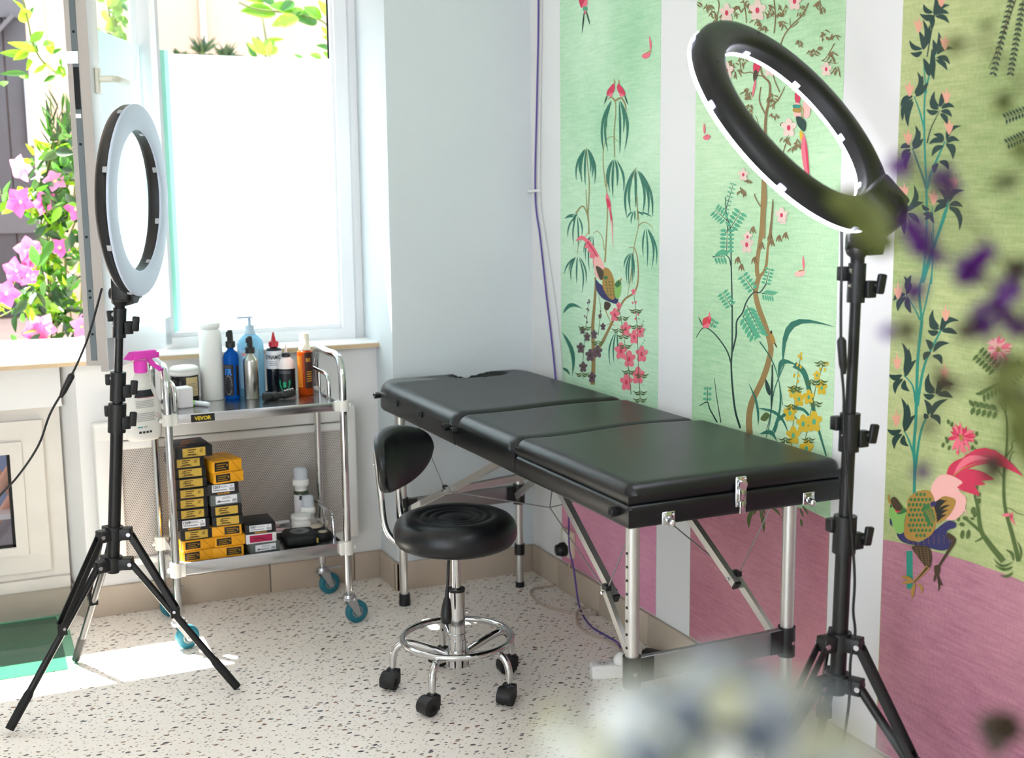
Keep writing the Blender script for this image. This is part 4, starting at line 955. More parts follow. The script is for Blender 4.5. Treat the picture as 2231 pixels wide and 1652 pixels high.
# folded patterned cloth at the front left of the lower tray
p = V((at(450, 1236, y=3.868).x, 3.866, LZ)); o = tag(MB().span((-.07, -.006, 0), (.07, .006, .004), bev=.001).build('folded_leaflet', mat('lilac_leaflet', (200, 196, 226), .5, noise=.2, nscale=60)), 'narrow lilac printed leaflet lying in front of the left stack', 'leaflet'); o.location = p
# ------------------------------------------------------------------ wallpaper panels: printed garden on streaked silk
def silk(name, c0, c1, rot=0.):
    w = NT(name)
    mp = w.mapping((1, 7, 90), (R_(rot), 0, 0)); n1 = w.n('TexNoise', Scale=1.6, Detail=8., Roughness=.7); w.l(mp, n1.inputs['Vector'])
    n2 = w.n('TexNoise', Scale=2.2, Detail=4.); w.l(w.tc.outputs['Object'], n2.inputs['Vector'])
    mp3 = w.mapping((1, 300, 60), (R_(rot), 0, 0)); n3 = w.n('TexNoise', Scale=1., Detail=2.); w.l(mp3, n3.inputs['Vector'])
    a = w.n('Math', operation='MULTIPLY_ADD'); w.l(n1.outputs['Fac'], a.inputs[0]); a.inputs[1].default_value = .75; 
    b = w.n('Math', operation='MULTIPLY_ADD'); w.l(n2.outputs['Fac'], b.inputs[0]); b.inputs[1].default_value = .9; b.inputs[2].default_value = -.45
    w.l(b.outputs[0], a.inputs[2])
    c = w.n('Math', operation='MULTIPLY_ADD'); w.l(n3.outputs['Fac'], c.inputs[0]); c.inputs[1].default_value = .35; w.l(a.outputs[0], c.inputs[2])
    cr = w.ramp(c.outputs[0], [(.28, lin(c0)), (.78, lin(c1))]); w.l(cr, w.b.inputs['Base Color'])
    w.b.inputs['Roughness'].default_value = .6; w.b.inputs['Specular IOR Level'].default_value = .3
    return w.m
MU = {
 'leaf': mat('print_leaf_green', (44, 112, 92), .6), 'stem': mat('print_stem_olive', (150, 136, 82), .6), 'trunk': mat('print_trunk_brown', (150, 122, 72), .6),
 'dark': mat('print_dark_green', (34, 62, 54), .6), 'teal': mat('print_teal', (40, 140, 120), .6), 'olive': mat('print_olive', (84, 104, 52), .6), 'brown': mat('print_twig_brown', (128, 104, 66), .6),
 'pink': mat('print_pink', (232, 112, 128), .6), 'rose': mat('print_rose', (206, 52, 84), .6), 'pale': mat('print_pale_pink', (240, 180, 170), .6), 'blush': mat('print_blush', (226, 200, 186), .6), 'plum': mat('print_plum', (98, 76, 84), .6),
 'yellow': mat('print_yellow', (214, 178, 44), .6), 'gold': mat('print_gold', (170, 130, 60), .6), 'navy': mat('print_navy', (50, 48, 96), .6), 'lime': mat('print_lime', (136, 186, 96), .6), 'jade': mat('print_jade', (84, 168, 128), .6), 'black': mat('print_black', (34, 34, 36), .6), 'umber': mat('print_umber', (70, 54, 36), .6), 'mint': mat('print_mint', (160, 214, 160), .6), 'red': mat('print_red', (214, 56, 70), .6), 'salmon': mat('print_salmon', (226, 164, 138), .6), 'grn': mat('print_bird_green', (52, 112, 60), .6)}
KEYS = list(MU)
class Panel:
    def __init__(s, y0, y1, z0, z1, silk_m, pink_m):
        s.mb = MB(); s.layer = .0011; s.mats = [silk_m, pink_m] + [MU[k] for k in KEYS]
        s.mb.span((XR - .001, y0, z0), (XR - .0002, y1, z1), 0); s.y0, s.y1 = y0, y1; s.z0 = z0
        s.T = lambda x, y: (x, y)
    def w(s, p):
        q = s.T(*p); r = at(q[0], q[1], x=XR); return V((XR - s.layer, min(max(r.y, s.y0 + .0003), s.y1 - .0003), max(r.z, s.z0 + .0005)))
    def poly(s, pts, k):
        s.layer += .0000035
        s.mb.add([s.w(p) for p in pts], [list(range(len(pts)))], 1 if k == 'GROUND' else KEYS.index(k) + 2)
    def blob(s, pts, k, n=4): s.poly([(p.x, p.y) for p in spl([(x, y, 0) for x, y in pts], n, True)], k)
    def stroke(s, pts, w0, w1, k, n=6):
        s.layer += .0000035
        P = spl([(x, y, 0) for x, y in pts], n) if len(pts) > 2 else [V((x, y, 0)) for x, y in pts]
        L, Rr = [], []
        for i, p in enumerate(P):
            d = (P[min(i + 1, len(P) - 1)] - P[max(i - 1, 0)]).normalized(); nn = V((-d.y, d.x, 0)); h = (w0 + (w1 - w0) * i / (len(P) - 1)) / 2
            L.append(p + nn * h); Rr.append(p - nn * h)
        vs = [s.w((p.x, p.y)) for p in L + Rr]; m = len(P)
        s.mb.add(vs, [[i, i + 1, m + i + 1, m + i] for i in range(m - 1)], KEYS.index(k) + 2)
    def leaf(s, x0, y0, x1, y1, wd, k, bend=0.):
        """blade from base to tip, bend as a share of its length"""
        dx, dy = x1 - x0, y1 - y0; L = math.hypot(dx, dy); nx, ny = -dy / L, dx / L; up, lo = [], []
        for i in range(9):
            t = i / 8; b = bend * L * math.sin(math.pi * t); h = wd / 2 * math.sin(math.pi * t ** .8) ** .8
            cx, cy = x0 + dx * t + nx * b, y0 + dy * t + ny * b
            up.append((cx + nx * h, cy + ny * h)); lo.append((cx - nx * h, cy - ny * h))
        s.poly(up + lo[-2:0:-1], k)
    def oval(s, x, y, a, b, k, ang=0., n=14):
        ca, sa = math.cos(R_(ang)), math.sin(R_(ang))
        s.poly([(x + a * math.cos(t) * ca - b * math.sin(t) * sa, y + a * math.cos(t) * sa + b * math.sin(t) * ca) for t in [2 * math.pi * i / n for i in range(n)]], k)
    def flower(s, x, y, r, k, kc, sx=.7, n=5, a0=-90):
        for i in range(n):
            a = R_(a0 + 360 * i / n); s.oval(x + .55 * r * math.cos(a) * sx, y + .55 * r * math.sin(a), .5 * r, .34 * r, k, math.degrees(math.atan2(math.sin(a), math.cos(a) * sx)), 10)
        s.oval(x, y, .3 * r * sx, .3 * r, kc, 0, 8)
    def pinnate(s, x0, y0, x1, y1, n, ln, wd, k, ks, both=True, droop=0., skew=.5, ws=4):
        """stalk with leaflets"""
        s.stroke([(x0, y0), ((x0 + x1) / 2, (y0 + y1) / 2 - 2), (x1, y1)], ws, ws * .5, ks)
        dx, dy = x1 - x0, y1 - y0; L = math.hypot(dx, dy); ux, uy = dx / L, dy / L; wd = min(wd, .78 * L / n)
        for i in range(n):
            t = (i + .6) / n; px_, py_ = x0 + dx * t, y0 + dy * t
            for sg in ((1, -1) if both else (1,)):
                ax, ay = ux * skew - uy * sg, uy * skew + ux * sg + droop; q = math.hypot(ax, ay)
                s.leaf(px_ + ax / q * 4, py_ + ay / q * 4, px_ + ax / q * ln, py_ + ay / q * ln, wd, k)
    def weep(s, x, y, tips, wd, k):
        """hanging spray of long leaves"""
        for tx, ty in tips:
            s.leaf(x + (tx - x) * .25, y + abs(tx - x) * .12 + 6, tx, ty, wd * .62, k, (-.10 if tx > x else .10) * min(1, abs(tx - x) / 40))
    def build(s, label, nm='wallpaper_panel'):
        o = s.mb.build(nm, s.mats); tag(o, label, 'wallpaper panel', 'printed wallpaper panels'); return o
PINKG1 = silk('silk_rose', (206, 128, 160), (230, 166, 186), 14)
# --- first panel (by the corner)
p = Panel(3.207, 3.876, .107, 2.748, silk('silk_mint', (156, 204, 162), (208, 234, 204), 4), PINKG1)
p.poly([(1215, 1085), (1300, 1092), (1380, 1100), (1440, 1108), (1440, 1400), (1215, 1400)], 'GROUND')
p.T = lambda x, y: (1200 + x / 3.753, 460 + y / 3.753)
p.stroke([(345, 1420), (352, 1180), (345, 950), (360, 760), (370, 600), (364, 540)], 36, 14, 'trunk')
p.stroke([(375, 1150), (430, 1060), (480, 960), (520, 880), (600, 730), (680, 670), (715, 580), (715, 420), (690, 310), (640, 300)], 26, 5, 'trunk')
p.stroke([(445, 420), (458, 200), (465, 0), (455, -300)], 13, 8, 'stem'); p.stroke([(450, -200), (430, -420), (445, -560), (500, -610), (560, -560)], 9, 4, 'stem')
p.stroke([(440, 320), (425, 220), (385, 165), (350, 185)], 7, 5, 'stem'); p.stroke([(315, 190), (310, 60), (300, 0), (290, -180)], 11, 6, 'stem')
p.stroke([(220, 350), (235, 260), (300, 190), (320, 150)], 5, 5, 'stem'); p.stroke([(650, 590), (670, 420), (690, 260), (720, 120), (715, 0), (690, -180)], 8, 5, 'stem'); p.stroke([(715, 125), (760, 92), (810, 110), (840, 150)], 9, 4, 'stem')
p.stroke([(630, 700), (645, 600), (660, 560)], 5, 4, 'stem')
for x, y, tips, wd in ((345, 190, [(290, 420), (320, 500), (350, 480), (270, 350)], 20), (215, 30, [(140, 220), (190, 280), (225, 310), (255, 210), (120, 60)], 22), (222, 360, [(110, 522), (170, 580), (215, 600), (255, 680), (290, 600), (150, 500)], 22), (780, 130, [(760, 380), (790, 470), (825, 480), (865, 450), (840, 400)], 24), (665, 330, [(600, 470), (630, 600), (668, 600), (680, 560), (645, 620)], 22), (540, 980, [(490, 1270), (520, 1250), (548, 1230)], 20), (690, -10, [(625, 60), (660, 110), (690, 80), (830, 50), (760, 40)], 22)):
    p.weep(x, y, tips, wd, 'leaf')
for a in ((100, 840, 262, 800, 34, -.32), (95, 990, 178, 1350, 34, -.12), (92, 1280, 160, 1340, 24, -.1)): p.leaf(*a[:5], 'leaf', a[5])
# pheasant with a plumed tail
p.blob([(445, 470), (395, 360), (350, 280), (300, 225), (250, 200), (205, 245), (260, 235), (290, 270), (275, 295), (310, 310), (300, 330), (325, 340), (320, 380), (350, 390), (345, 420), (365, 470), (365, 520), (410, 560)], 'pink'); p.blob([(440, 450), (395, 370), (355, 390), (360, 480), (380, 540), (420, 560)], 'pale'); p.stroke([(300, 250), (350, 320), (385, 380)], 16, 6, 'rose')
p.blob([(370, 560), (375, 640), (420, 710), (500, 750), (545, 755), (550, 700), (470, 640), (400, 590)], 'navy'); p.blob([(435, 470), (475, 470), (515, 540), (530, 650), (520, 720), (480, 710), (430, 630), (425, 540)], 'gold')
p.blob([(370, 455), (405, 460), (435, 500), (425, 560), (400, 550)], 'umber'); p.oval(452, 545, 18, 15, 'grn')
for i in range(5):
    for j in range(3): p.oval(455 + 24 * j + 4 * i, 580 + 26 * i, 9, 5, 'grn', 60, 8)
p.blob([(525, 600), (560, 560), (580, 590), (575, 680), (545, 720), (528, 690)], 'lime'); p.blob([(525, 600), (560, 565), (578, 590), (550, 625)], 'grn'); p.leaf(565, 580, 584, 545, 12, 'gold'); p.blob([(445, 740), (495, 760), (470, 810), (440, 800)], 'umber'); p.stroke([(445, 800), (470, 860), (495, 915)], 8, 5, 'gold'); p.stroke([(460, 930), (500, 920), (525, 940)], 6, 4, 'gold'); p.stroke([(505, 900), (495, 940)], 5, 4, 'gold')
# plum, pink spires
for x, y, r in ((262, 975, 26), (300, 1030, 30), (248, 1120, 36), (325, 1180, 42), (385, 1150, 42), (357, 1010, 30), (268, 1275, 36), (340, 1360, 36), (430, 945, 24), (405, 860, 16)): p.flower(x, y, r * 1.25, 'plum', 'umber', .62)
for x, y in ((315, 730), (305, 750), (320, 745), (300, 800), (312, 810), (280, 860), (295, 870), (300, 910), (410, 820), (412, 845)): p.oval(x, y, 6, 11, 'plum', 15, 8)
p.stroke([(265, 1370), (268, 1200), (285, 1000), (300, 860), (315, 740)], 4, 3, 'olive'); p.stroke([(390, 1020), (405, 880), (412, 800), (395, 700)], 4, 3, 'olive')
for x, y, r in ((680, 660, 22), (560, 775, 26), (527, 850, 46), (615, 965, 48), (735, 985, 42), (685, 1030, 48), (577, 1145, 58), (645, 1210, 58), (747, 1170, 56), (716, 1345, 60), (622, 1400, 58)): p.flower(x, y, r * 1.2, 'pink', 'rose', .58)
for x, y in ((675, 750), (700, 745), (690, 830), (718, 845), (695, 880)): p.oval(x, y, 7, 13, 'pink', 10, 8)
p.stroke([(660, 1500), (640, 1290), (612, 1100), (585, 920), (560, 790)], 5, 3, 'olive'); p.stroke([(735, 1540), (720, 1280), (715, 1080), (705, 880), (685, 690)], 5, 3, 'olive')
for x, y in ((600, 1010), (612, 1090), (640, 1300), (700, 800), (705, 930), (735, 1470), (735, 1530), (745, 1330), (560, 960), (590, 860), (260, 1320), (285, 940), (390, 1060)):
    for sg in (-1, 1):
        for k in range(2): p.leaf(x, y + 14 * k, x + sg * (62 - 14 * k), y - 4 + 26 * k, 13, 'olive', sg * .28)
for i in range(14): p.oval(725 + (i * 37) % 50, 880 + i * 22, 7, 5, 'jade', i * 40, 8)
# upper part: facing pair of birds over a weeping spray, single birds
p.T = lambda x, y: (1200 + x / 3.44, y / 3.44)
p.stroke([(482, 1180), (478, 1000), (490, 860), (488, 760)], 6, 5, 'stem'); p.stroke([(488, 760), (460, 730), (430, 745)], 12, 5, 'trunk'); p.stroke([(488, 755), (530, 735), (560, 780), (568, 830)], 13, 5, 'trunk'); p.stroke([(280, 1640), (292, 1400), (280, 1240), (272, 1110)], 8, 3, 'stem'); p.stroke([(655, 1650), (650, 1500), (628, 1300), (650, 1255)], 6, 3, 'stem'); p.stroke([(190, 1600), (240, 1545), (275, 1600), (285, 1660)], 10, 8, 'stem')
for x, y, tips, wd in ((470, 745, [(395, 1080), (400, 1145), (432, 1140), (425, 960)], 26), (515, 745, [(565, 1090), (555, 1130), (520, 1160), (545, 1000)], 26), (272, 1105, [(195, 1355), (238, 1370), (262, 1390), (222, 1310), (300, 1300), (330, 1380), (312, 1340)], 24), (480, 1185, [(430, 1390), (445, 1440), (470, 1480), (548, 1440), (500, 1400)], 26), (640, 1260, [(575, 1640), (605, 1600), (640, 1560), (690, 1610), (730, 1630), (765, 1630)], 28), (215, 1590, [(105, 1640), (170, 1670)], 24)):
    p.weep(x, y, tips, wd, 'leaf')
for sg, ox in ((1, 450), (-1, 535)):
    p.blob([(ox + sg * 25, 625), (ox + sg * 35, 660), (ox + sg * 18, 700), (ox - sg * 25, 715), (ox - sg * 22, 680), (ox, 650)], 'rose'); p.blob([(ox - sg * 20, 715), (ox + sg * 18, 695), (ox + sg * 8, 725)], 'pink'); p.leaf(ox + sg * 28, 640, ox + sg * 24, 592, 8, 'gold', .15); p.leaf(ox - sg * 22, 712, ox - sg * 46, 785, 10, 'dark')
p.blob([(215, -5), (275, -5), (272, 45), (240, 58), (230, 30)], 'pink'); p.blob([(215, -5), (260, -5), (245, 30), (232, 60)], 'rose'); p.blob([(248, 52), (276, 52), (278, 80), (246, 80)], 'jade'); p.leaf(255, 80, 238, 255, 10, 'dark'); p.leaf(268, 78, 298, 190, 10, 'dark'); p.leaf(262, 78, 262, 108, 14, 'pink')
p.leaf(752, 380, 740, 268, 16, 'pink', .05); p.blob([(688, 415), (715, 395), (752, 395), (742, 425), (718, 440), (692, 432)], 'pink'); p.stroke([(720, 402), (748, 380), (758, 388)], 8, 6, 'gold')
p.blob([(425, 1445), (436, 1470), (455, 1530), (450, 1600), (425, 1530), (415, 1480)], 'pink'); p.blob([(420, 1495), (440, 1498), (453, 1545), (430, 1550)], 'rose'); p.leaf(448, 1560, 470, 1740, 14, 'rose'); p.leaf(460, 1640, 470, 1860, 10, 'pale')
p.build('mint green printed wallpaper panel nearest the corner, with weeping branches and pheasant')
# --- second panel (behind the lit ring light)
p = Panel(2.372, 3.012, .107, 2.748, silk('silk_green', (160, 202, 156), (208, 234, 194), -5), silk('silk_mauve', (176, 108, 126), (214, 150, 160), 16))
p.poly([(1500, 1090), (1600, 1092), (1700, 1098), (1760, 1110), (1825, 1140), (1825, 1700), (1500, 1600)], 'GROUND')
p.T = lambda x, y: (1480 + x / 3.177, 480 + y / 3.177)
p.stroke([(490, 1480), (485, 1380), (505, 1260), (580, 1100), (625, 960), (635, 870), (600, 740), (550, 600), (530, 500), (545, 420), (560, 380)], 44, 32, 'trunk'); p.stroke([(545, 390), (540, 300), (565, 120), (575, 0), (585, -250), (600, -500)], 30, 26, 'trunk'); p.stroke([(555, 395), (600, 330), (615, 200), (640, 0), (650, -120)], 24, 10, 'trunk')
p.stroke([(425, 1440), (390, 1320), (370, 1150), (362, 1000), (368, 880), (368, 600), (362, 320), (355, 60), (330, -30), (322, -160)], 15, 6, 'dark'); p.stroke([(365, 1010), (330, 900), (240, 780), (170, 745), (120, 810)], 11, 5, 'dark'); p.stroke([(370, 910), (395, 800), (400, 700), (440, 640), (470, 560), (520, 498), (560, 500), (605, 440)], 12, 8, 'dark'); p.stroke([(360, 320), (345, 260), (300, 232), (230, 258)], 8, 4, 'dark'); p.stroke([(340, 70), (330, -10)], 8, 5, 'dark'); p.stroke([(350, 60), (300, 110)], 7, 3, 'dark')
p.stroke([(290, 1400), (262, 1230), (245, 1090)], 8, 3, 'dark'); p.stroke([(265, 1400), (215, 1310), (195, 1260), (140, 1285)], 10, 6, 'dark')
for a in ((470, 590, 560, 780, 7, 74, 40), (440, 660, 520, 800, 5, 60, 36), (520, 490, 440, 380, 5, 44, 26), (570, 505, 650, 520, 5, 52, 22), (600, 450, 630, 330, 5, 36, 16), (365, 600, 300, 500, 5, 46, 22), (330, 230, 335, 60, 6, 52, 30), (235, 250, 320, 250, 4, 60, 22), (355, 60, 430, -60, 5, 54, 24), (330, 0, 250, -70, 5, 56, 26), (322, -60, 380, -260, 7, 26, 10), (220, 740, 250, 690, 2, 36, 20), (195, 1260, 200, 1150, 3, 30, 20)): p.pinnate(*a[:4], a[4], a[5], a[6], 'jade', 'dark', droop=.5, ws=5)
for x, y, r in ((470, 170, 60), (720, -10, 40)): p.flower(x, y, r, 'blush', 'rose', .6)
for x, y in ((415, 250), (440, 300), (520, 40), (580, 150), (700, 100), (745, 80), (640, 90), (530, 250), (650, 130)):
    for k in range(3): p.leaf(x, y, x + (-26 + 22 * k), y + 55, 12, 'brown', .1)
p.blob([(165, 690), (190, 670), (220, 665), (222, 700), (200, 740), (170, 740)], 'red'); p.blob([(165, 735), (205, 710), (210, 740), (180, 745)], 'pink'); p.leaf(212, 690, 212, 630, 12, 'pink'); p.leaf(165, 730, 135, 665, 8, 'dark')
p.leaf(866, 345, 860, 240, 16, 'pink'); p.blob([(800, 375), (835, 345), (870, 345), (868, 380), (830, 392)], 'pale'); p.stroke([(830, 352), (868, 345)], 8, 8, 'gold')
p.blob([(632, 780), (650, 790), (668, 840), (650, 858), (632, 820)], 'gold'); p.oval(640, 775, 8, 12, 'umber'); p.leaf(660, 845, 682, 885, 10, 'umber')
# grass and yellow spires
for a in ((720, 1010, 1085, 740, 44, -.42), (690, 1090, 830, 1010, 40, -.5), (680, 1400, 830, 1385, 28, -.35), (545, 1300, 760, 1480, 22, -.2), (560, 1480, 680, 1530, 30, -.3), (550, 1420, 478, 1120, 16, .08), (630, 1500, 690, 1100, 14, .1)): p.leaf(*a[:5], 'leaf', a[5])
p.stroke([(800, 1000), (870, 1060), (920, 1250), (960, 1420), (1020, 1630)], 44, 10, 'leaf'); p.stroke([(800, 1300), (860, 1310), (900, 1350)], 24, 16, 'leaf'); p.stroke([(560, 840), (640, 960), (690, 1100), (720, 1280)], 9, 4, 'leaf'); p.stroke([(730, 1000), (660, 1180), (630, 1400), (600, 1520)], 7, 5, 'leaf'); p.stroke([(645, 1000), (640, 1300), (600, 1480)], 5, 4, 'dark')
p.leaf(630, 1215, 600, 1095, 30, 'dark'); p.leaf(640, 1320, 650, 980, 16, 'dark'); p.leaf(660, 1480, 690, 1340, 22, 'leaf'); p.blob([(565, 1375), (600, 1330), (630, 1350), (600, 1390)], 'olive')
p.stroke([(780, 1560), (800, 1300), (820, 1100), (845, 930)], 5, 3, 'olive'); p.stroke([(850, 1640), (900, 1400), (950, 1150), (1000, 1000)], 5, 3, 'olive')
for x, y, r in ((790, 1190, 38), (832, 1238, 46), (770, 1335, 52), (793, 1490, 56), (900, 1225, 46), (990, 1160, 44), (957, 1075, 30), (862, 1410, 56), (937, 1395, 64), (885, 1580, 56)): p.flower(x, y, r * 1.15, 'yellow', 'jade', .62)
for x, y in ((832, 940), (848, 925), (850, 955), (822, 1000), (845, 1015), (800, 1075), (830, 1075), (825, 1115), (1010, 990), (1030, 992), (1012, 1035), (980, 1030)): p.oval(x, y, 8, 14, 'yellow', 10, 8)
for x, y in ((815, 1150), (985, 1100), (950, 1250), (900, 1500), (740, 1500), (985, 970), (920, 1100), (800, 1140), (780, 1270)):
    for sg in (-1, 1):
        for k in range(2): p.leaf(x, y + 16 * k, x + sg * (52 - 10 * k), y + 8 + 26 * k, 13, 'olive', sg * .3)
# hanging leaf tufts on the pink ground below the table edge
p.T = lambda x, y: (1440 + x / 3.238, 1050 + y / 3.238)
for a in ((660, 180, 625, 330, 30, .1), (700, 190, 730, 360, 24, -.05), (720, 185, 740, 230, 14, 0), (780, 180, 845, 240, 16, -.1), (850, 180, 905, 230, 16, -.1), (850, 250, 905, 310, 22, -.3), (690, 180, 660, 235, 22, .1), (1000, 170, 1040, 235, 14, -.1), (985, 190, 1010, 250, 12, 0), (990, 260, 1000, 320, 16, 0)): p.leaf(*a[:5], 'olive', a[5])
# top: blossom canopy and parrots
p.T = lambda x, y: (1480 + x / 3.177, y / 3.177)
p.stroke([(610, 1100), (600, 950), (605, 800), (625, 700), (630, 580), (580, 520), (560, 420)], 24, 10, 'brown'); p.stroke([(605, 800), (560, 700), (570, 600)], 12, 6, 'brown'); p.stroke([(630, 740), (690, 690), (735, 600)], 12, 5, 'brown'); p.stroke([(600, 530), (540, 520), (500, 500), (440, 500), (420, 400)], 9, 5, 'brown'); p.stroke([(700, 640), (660, 540), (660, 480), (720, 270), (780, 180), (860, 100), (900, 20)], 7, 9, 'brown'); p.stroke([(660, 230), (670, 120), (660, 0)], 8, 7, 'brown'); p.stroke([(470, 160), (460, 60), (440, -20)], 7, 6, 'brown'); p.stroke([(265, 120), (280, 30), (260, -20)], 6, 6, 'brown'); p.stroke([(580, 1050), (550, 850), (530, 800)], 5, 3, 'brown'); p.stroke([(710, 1120), (740, 1000), (770, 950)], 8, 5, 'brown'); p.stroke([(830, 150), (780, 190), (770, 130)], 7, 4, 'brown'); p.stroke([(1080, 300), (1020, 400), (990, 420)], 6, 4, 'brown'); p.stroke([(990, 420), (1080, 440), (1110, 430)], 5, 3, 'brown')
random.seed(31)
for (cx, cy, n, sp) in ((140, 20, 5, 30), (200, 30, 8, 40), (240, 90, 8, 34), (330, 40, 6, 40), (400, 70, 10, 50), (470, 30, 8, 40), (540, 120, 8, 46), (620, 60, 14, 56), (720, 60, 12, 50), (720, 150, 8, 30), (850, 60, 10, 44), (970, 20, 8, 34), (1000, 60, 5, 24), (235, 180, 8, 34), (300, 130, 6, 30), (580, 180, 8, 40), (1000, 230, 9, 40), (1080, 250, 8, 34), (930, 350, 9, 40), (1050, 380, 8, 40), (1095, 470, 8, 34), (850, 290, 6, 30), (370, 440, 10, 40), (400, 500, 8, 34), (360, 620, 10, 44), (450, 420, 6, 30), (480, 660, 10, 40), (505, 730, 7, 34), (640, 690, 12, 44), (660, 790, 6, 24), (500, 780, 6, 30), (740, 960, 8, 34), (800, 1000, 8, 40), (835, 980, 6, 30), (440, 1310, 8, 34), (470, 1250, 6, 30)):
    for k in range(n):
        a = random.uniform(25, 155); x, y = cx + random.uniform(-sp, sp) * .6, cy + random.uniform(-sp, sp) * .7; L = random.uniform(30, 50)
        p.leaf(x, y, x + L * math.cos(R_(a)), y + L * math.sin(R_(a)), 9, 'brown', random.uniform(-.12, .12))
for x, y in ((300, 115), (400, 55), (715, 105), (500, 80), (255, 150), (470, 625), (475, 680), (640, 660), (980, 335), (1055, 375), (860, 1020), (720, 860), (560, 170)): p.blob([(x - 18, y + 6), (x, y - 14), (x + 18, y), (x + 4, y + 14)], 'brown')
for x, y, r in ((335, 90, 64), (548, 72, 74), (805, 10, 64), (335, 490, 60), (630, 480, 52), (765, 885, 66), (715, 1490, 54), (450, 1210, 44), (1025, 480, 50), (480, 1640, 40)): p.flower(x, y, r, 'blush', 'rose', .66)
p.blob([(530, 425), (570, 420), (575, 440), (555, 500), (530, 520), (518, 470)], 'rose'); p.leaf(540, 480, 525, 570, 30, 'umber'); p.leaf(535, 550, 512, 680, 16, 'pink')
p.blob([(810, 640), (830, 622), (845, 640), (842, 700), (825, 715), (808, 690)], 'rose'); p.blob([(800, 720), (842, 720), (850, 800), (830, 840), (800, 790)], 'pale'); p.blob([(798, 725), (846, 728), (845, 752), (798, 748)], 'teal'); p.blob([(798, 750), (845, 752), (848, 780), (798, 775)], 'gold'); p.blob([(815, 810), (850, 810), (885, 850), (875, 910), (845, 890), (825, 860)], 'dark'); p.leaf(845, 900, 870, 1010, 28, 'yellow'); p.leaf(868, 920, 905, 1275, 44, 'pink', .02); p.leaf(880, 960, 910, 1270, 14, 'rose')
p.blob([(865, 670), (890, 655), (908, 670), (900, 705), (875, 705)], 'rose'); p.blob([(870, 705), (905, 700), (915, 760), (905, 810), (875, 815), (862, 760)], 'pale'); p.leaf(840, 632, 862, 632, 10, 'yellow'); p.leaf(880, 660, 858, 672, 8, 'yellow'); p.stroke([(845, 740), (868, 760), (860, 820)], 10, 5, 'gold')
p.leaf(182, 930, 178, 850, 14, 'pink'); p.blob([(172, 950), (200, 930), (222, 945), (205, 968), (180, 965)], 'pink')
p.stroke([(585, 1650), (590, 1500), (600, 1350), (590, 1200), (602, 1000)], 30, 24, 'trunk'); p.stroke([(635, 1650), (650, 1480), (655, 1380)], 14, 6, 'brown'); p.stroke([(570, 1430), (535, 1370), (530, 1340)], 8, 5, 'brown')
p.build('green printed wallpaper panel behind the lit ring light, with parrots and yellow flowers')
# --- third panel (nearest, at the right)
p = Panel(.95, 2.178, .107, 2.748, silk('silk_green_warm_shade', (132, 154, 92), (194, 200, 142), 0), silk('silk_violet_rose', (150, 92, 116), (200, 142, 154), 14))  # warm shading at this end of the wall is mixed into the green
p.poly([(1905, 1168), (1960, 1182), (2040, 1202), (2120, 1226), (2200, 1254), (2300, 1300), (2500, 1420), (2700, 1600), (2700, 2300), (1905, 1750)], 'GROUND')
p.T = lambda x, y: (1880 + x / 2.664, 600 + y / 2.664)
def tree(pts, w0, w1): p.stroke(pts, w0, w1, 'teal')
tree([(275, 1820), (272, 1600)], 36, 36); tree([(300, 1270), (302, 1100), (298, 1000), (310, 820), (320, 500), (338, 330), (345, 260)], 18, 18); tree([(345, 270), (330, 100), (350, 0), (420, -190), (470, -350), (490, -400)], 16, 8); tree([(342, 270), (390, 60), (410, -100), (400, -250)], 10, 6); tree([(305, 1130), (340, 900), (400, 770)], 18, 8); tree([(318, 760), (360, 520), (450, 330), (462, 300)], 18, 8); tree([(302, 1060), (270, 960), (240, 900)], 14, 6); tree([(308, 740), (290, 640), (240, 580)], 14, 6); tree([(335, 260), (300, 190), (250, 110)], 12, 5)
def tuft(x, y, dirs, wd, k='dark'):
    for i, (dx, dy, b) in enumerate(dirs): p.leaf(x + dx * .10, y + dy * .10 + 9 * (i % 3) - 9, x + dx * 1.12, y + dy * 1.12, wd * 1.02, k, b * .85)
for (x, y) in ((240, 590), (235, 910)): tuft(x, y, [(-85, -15, -.25), (-45, 90, .25), (30, 75, .3), (-10, -180, .18), (25, -150, .1), (65, -90, -.1)], 34)
tuft(255, 115, [(-70, 30, .2), (-45, 85, .2), (-15, -100, .25), (25, -105, -.1), (25, 95, .1)], 34)
for (x, y) in ((450, 320), (425, 690)): tuft(x, y, [(-35, -110, -.3), (-55, -60, -.2), (-65, 0, -.2), (100, -50, -.3), (90, 20, -.15), (10, -70, .2)], 34)
tuft(400, 450, [(-30, -70, .2), (95, -50, -.25), (55, 60, -.3), (-40, 40, .2)], 34); tuft(385, 820, [(60, 45, -.3), (-25, -90, .2), (100, -90, -.2), (-25, 10, .2)], 34)
for x, y in ((482, 220), (475, 560), (205, 90), (200, 500), (195, 830)): p.blob([(x - 25, y - 20), (x - 8, y - 10), (x, y - 55), (x + 10, y - 10), (x + 25, y - 25), (x + 18, y + 25), (x - 5, y + 45)], 'salmon')
p.T = lambda x, y: (1880 + x / 2.664, y / 2.664)
tree([(345, 1640), (370, 1400), (372, 1150), (360, 800), (362, 560), (385, 450), (420, 320), (445, 290)], 14, 8); tree([(400, 1650), (412, 1380), (405, 1200)], 9, 5); tree([(350, 1640), (420, 1420), (480, 1250), (505, 1140)], 20, 8); tree([(372, 1100), (400, 1000), (480, 820)], 22, 8); tree([(362, 760), (330, 640), (300, 560)], 12, 6); tree([(372, 540), (358, 400), (360, 340)], 9, 5)
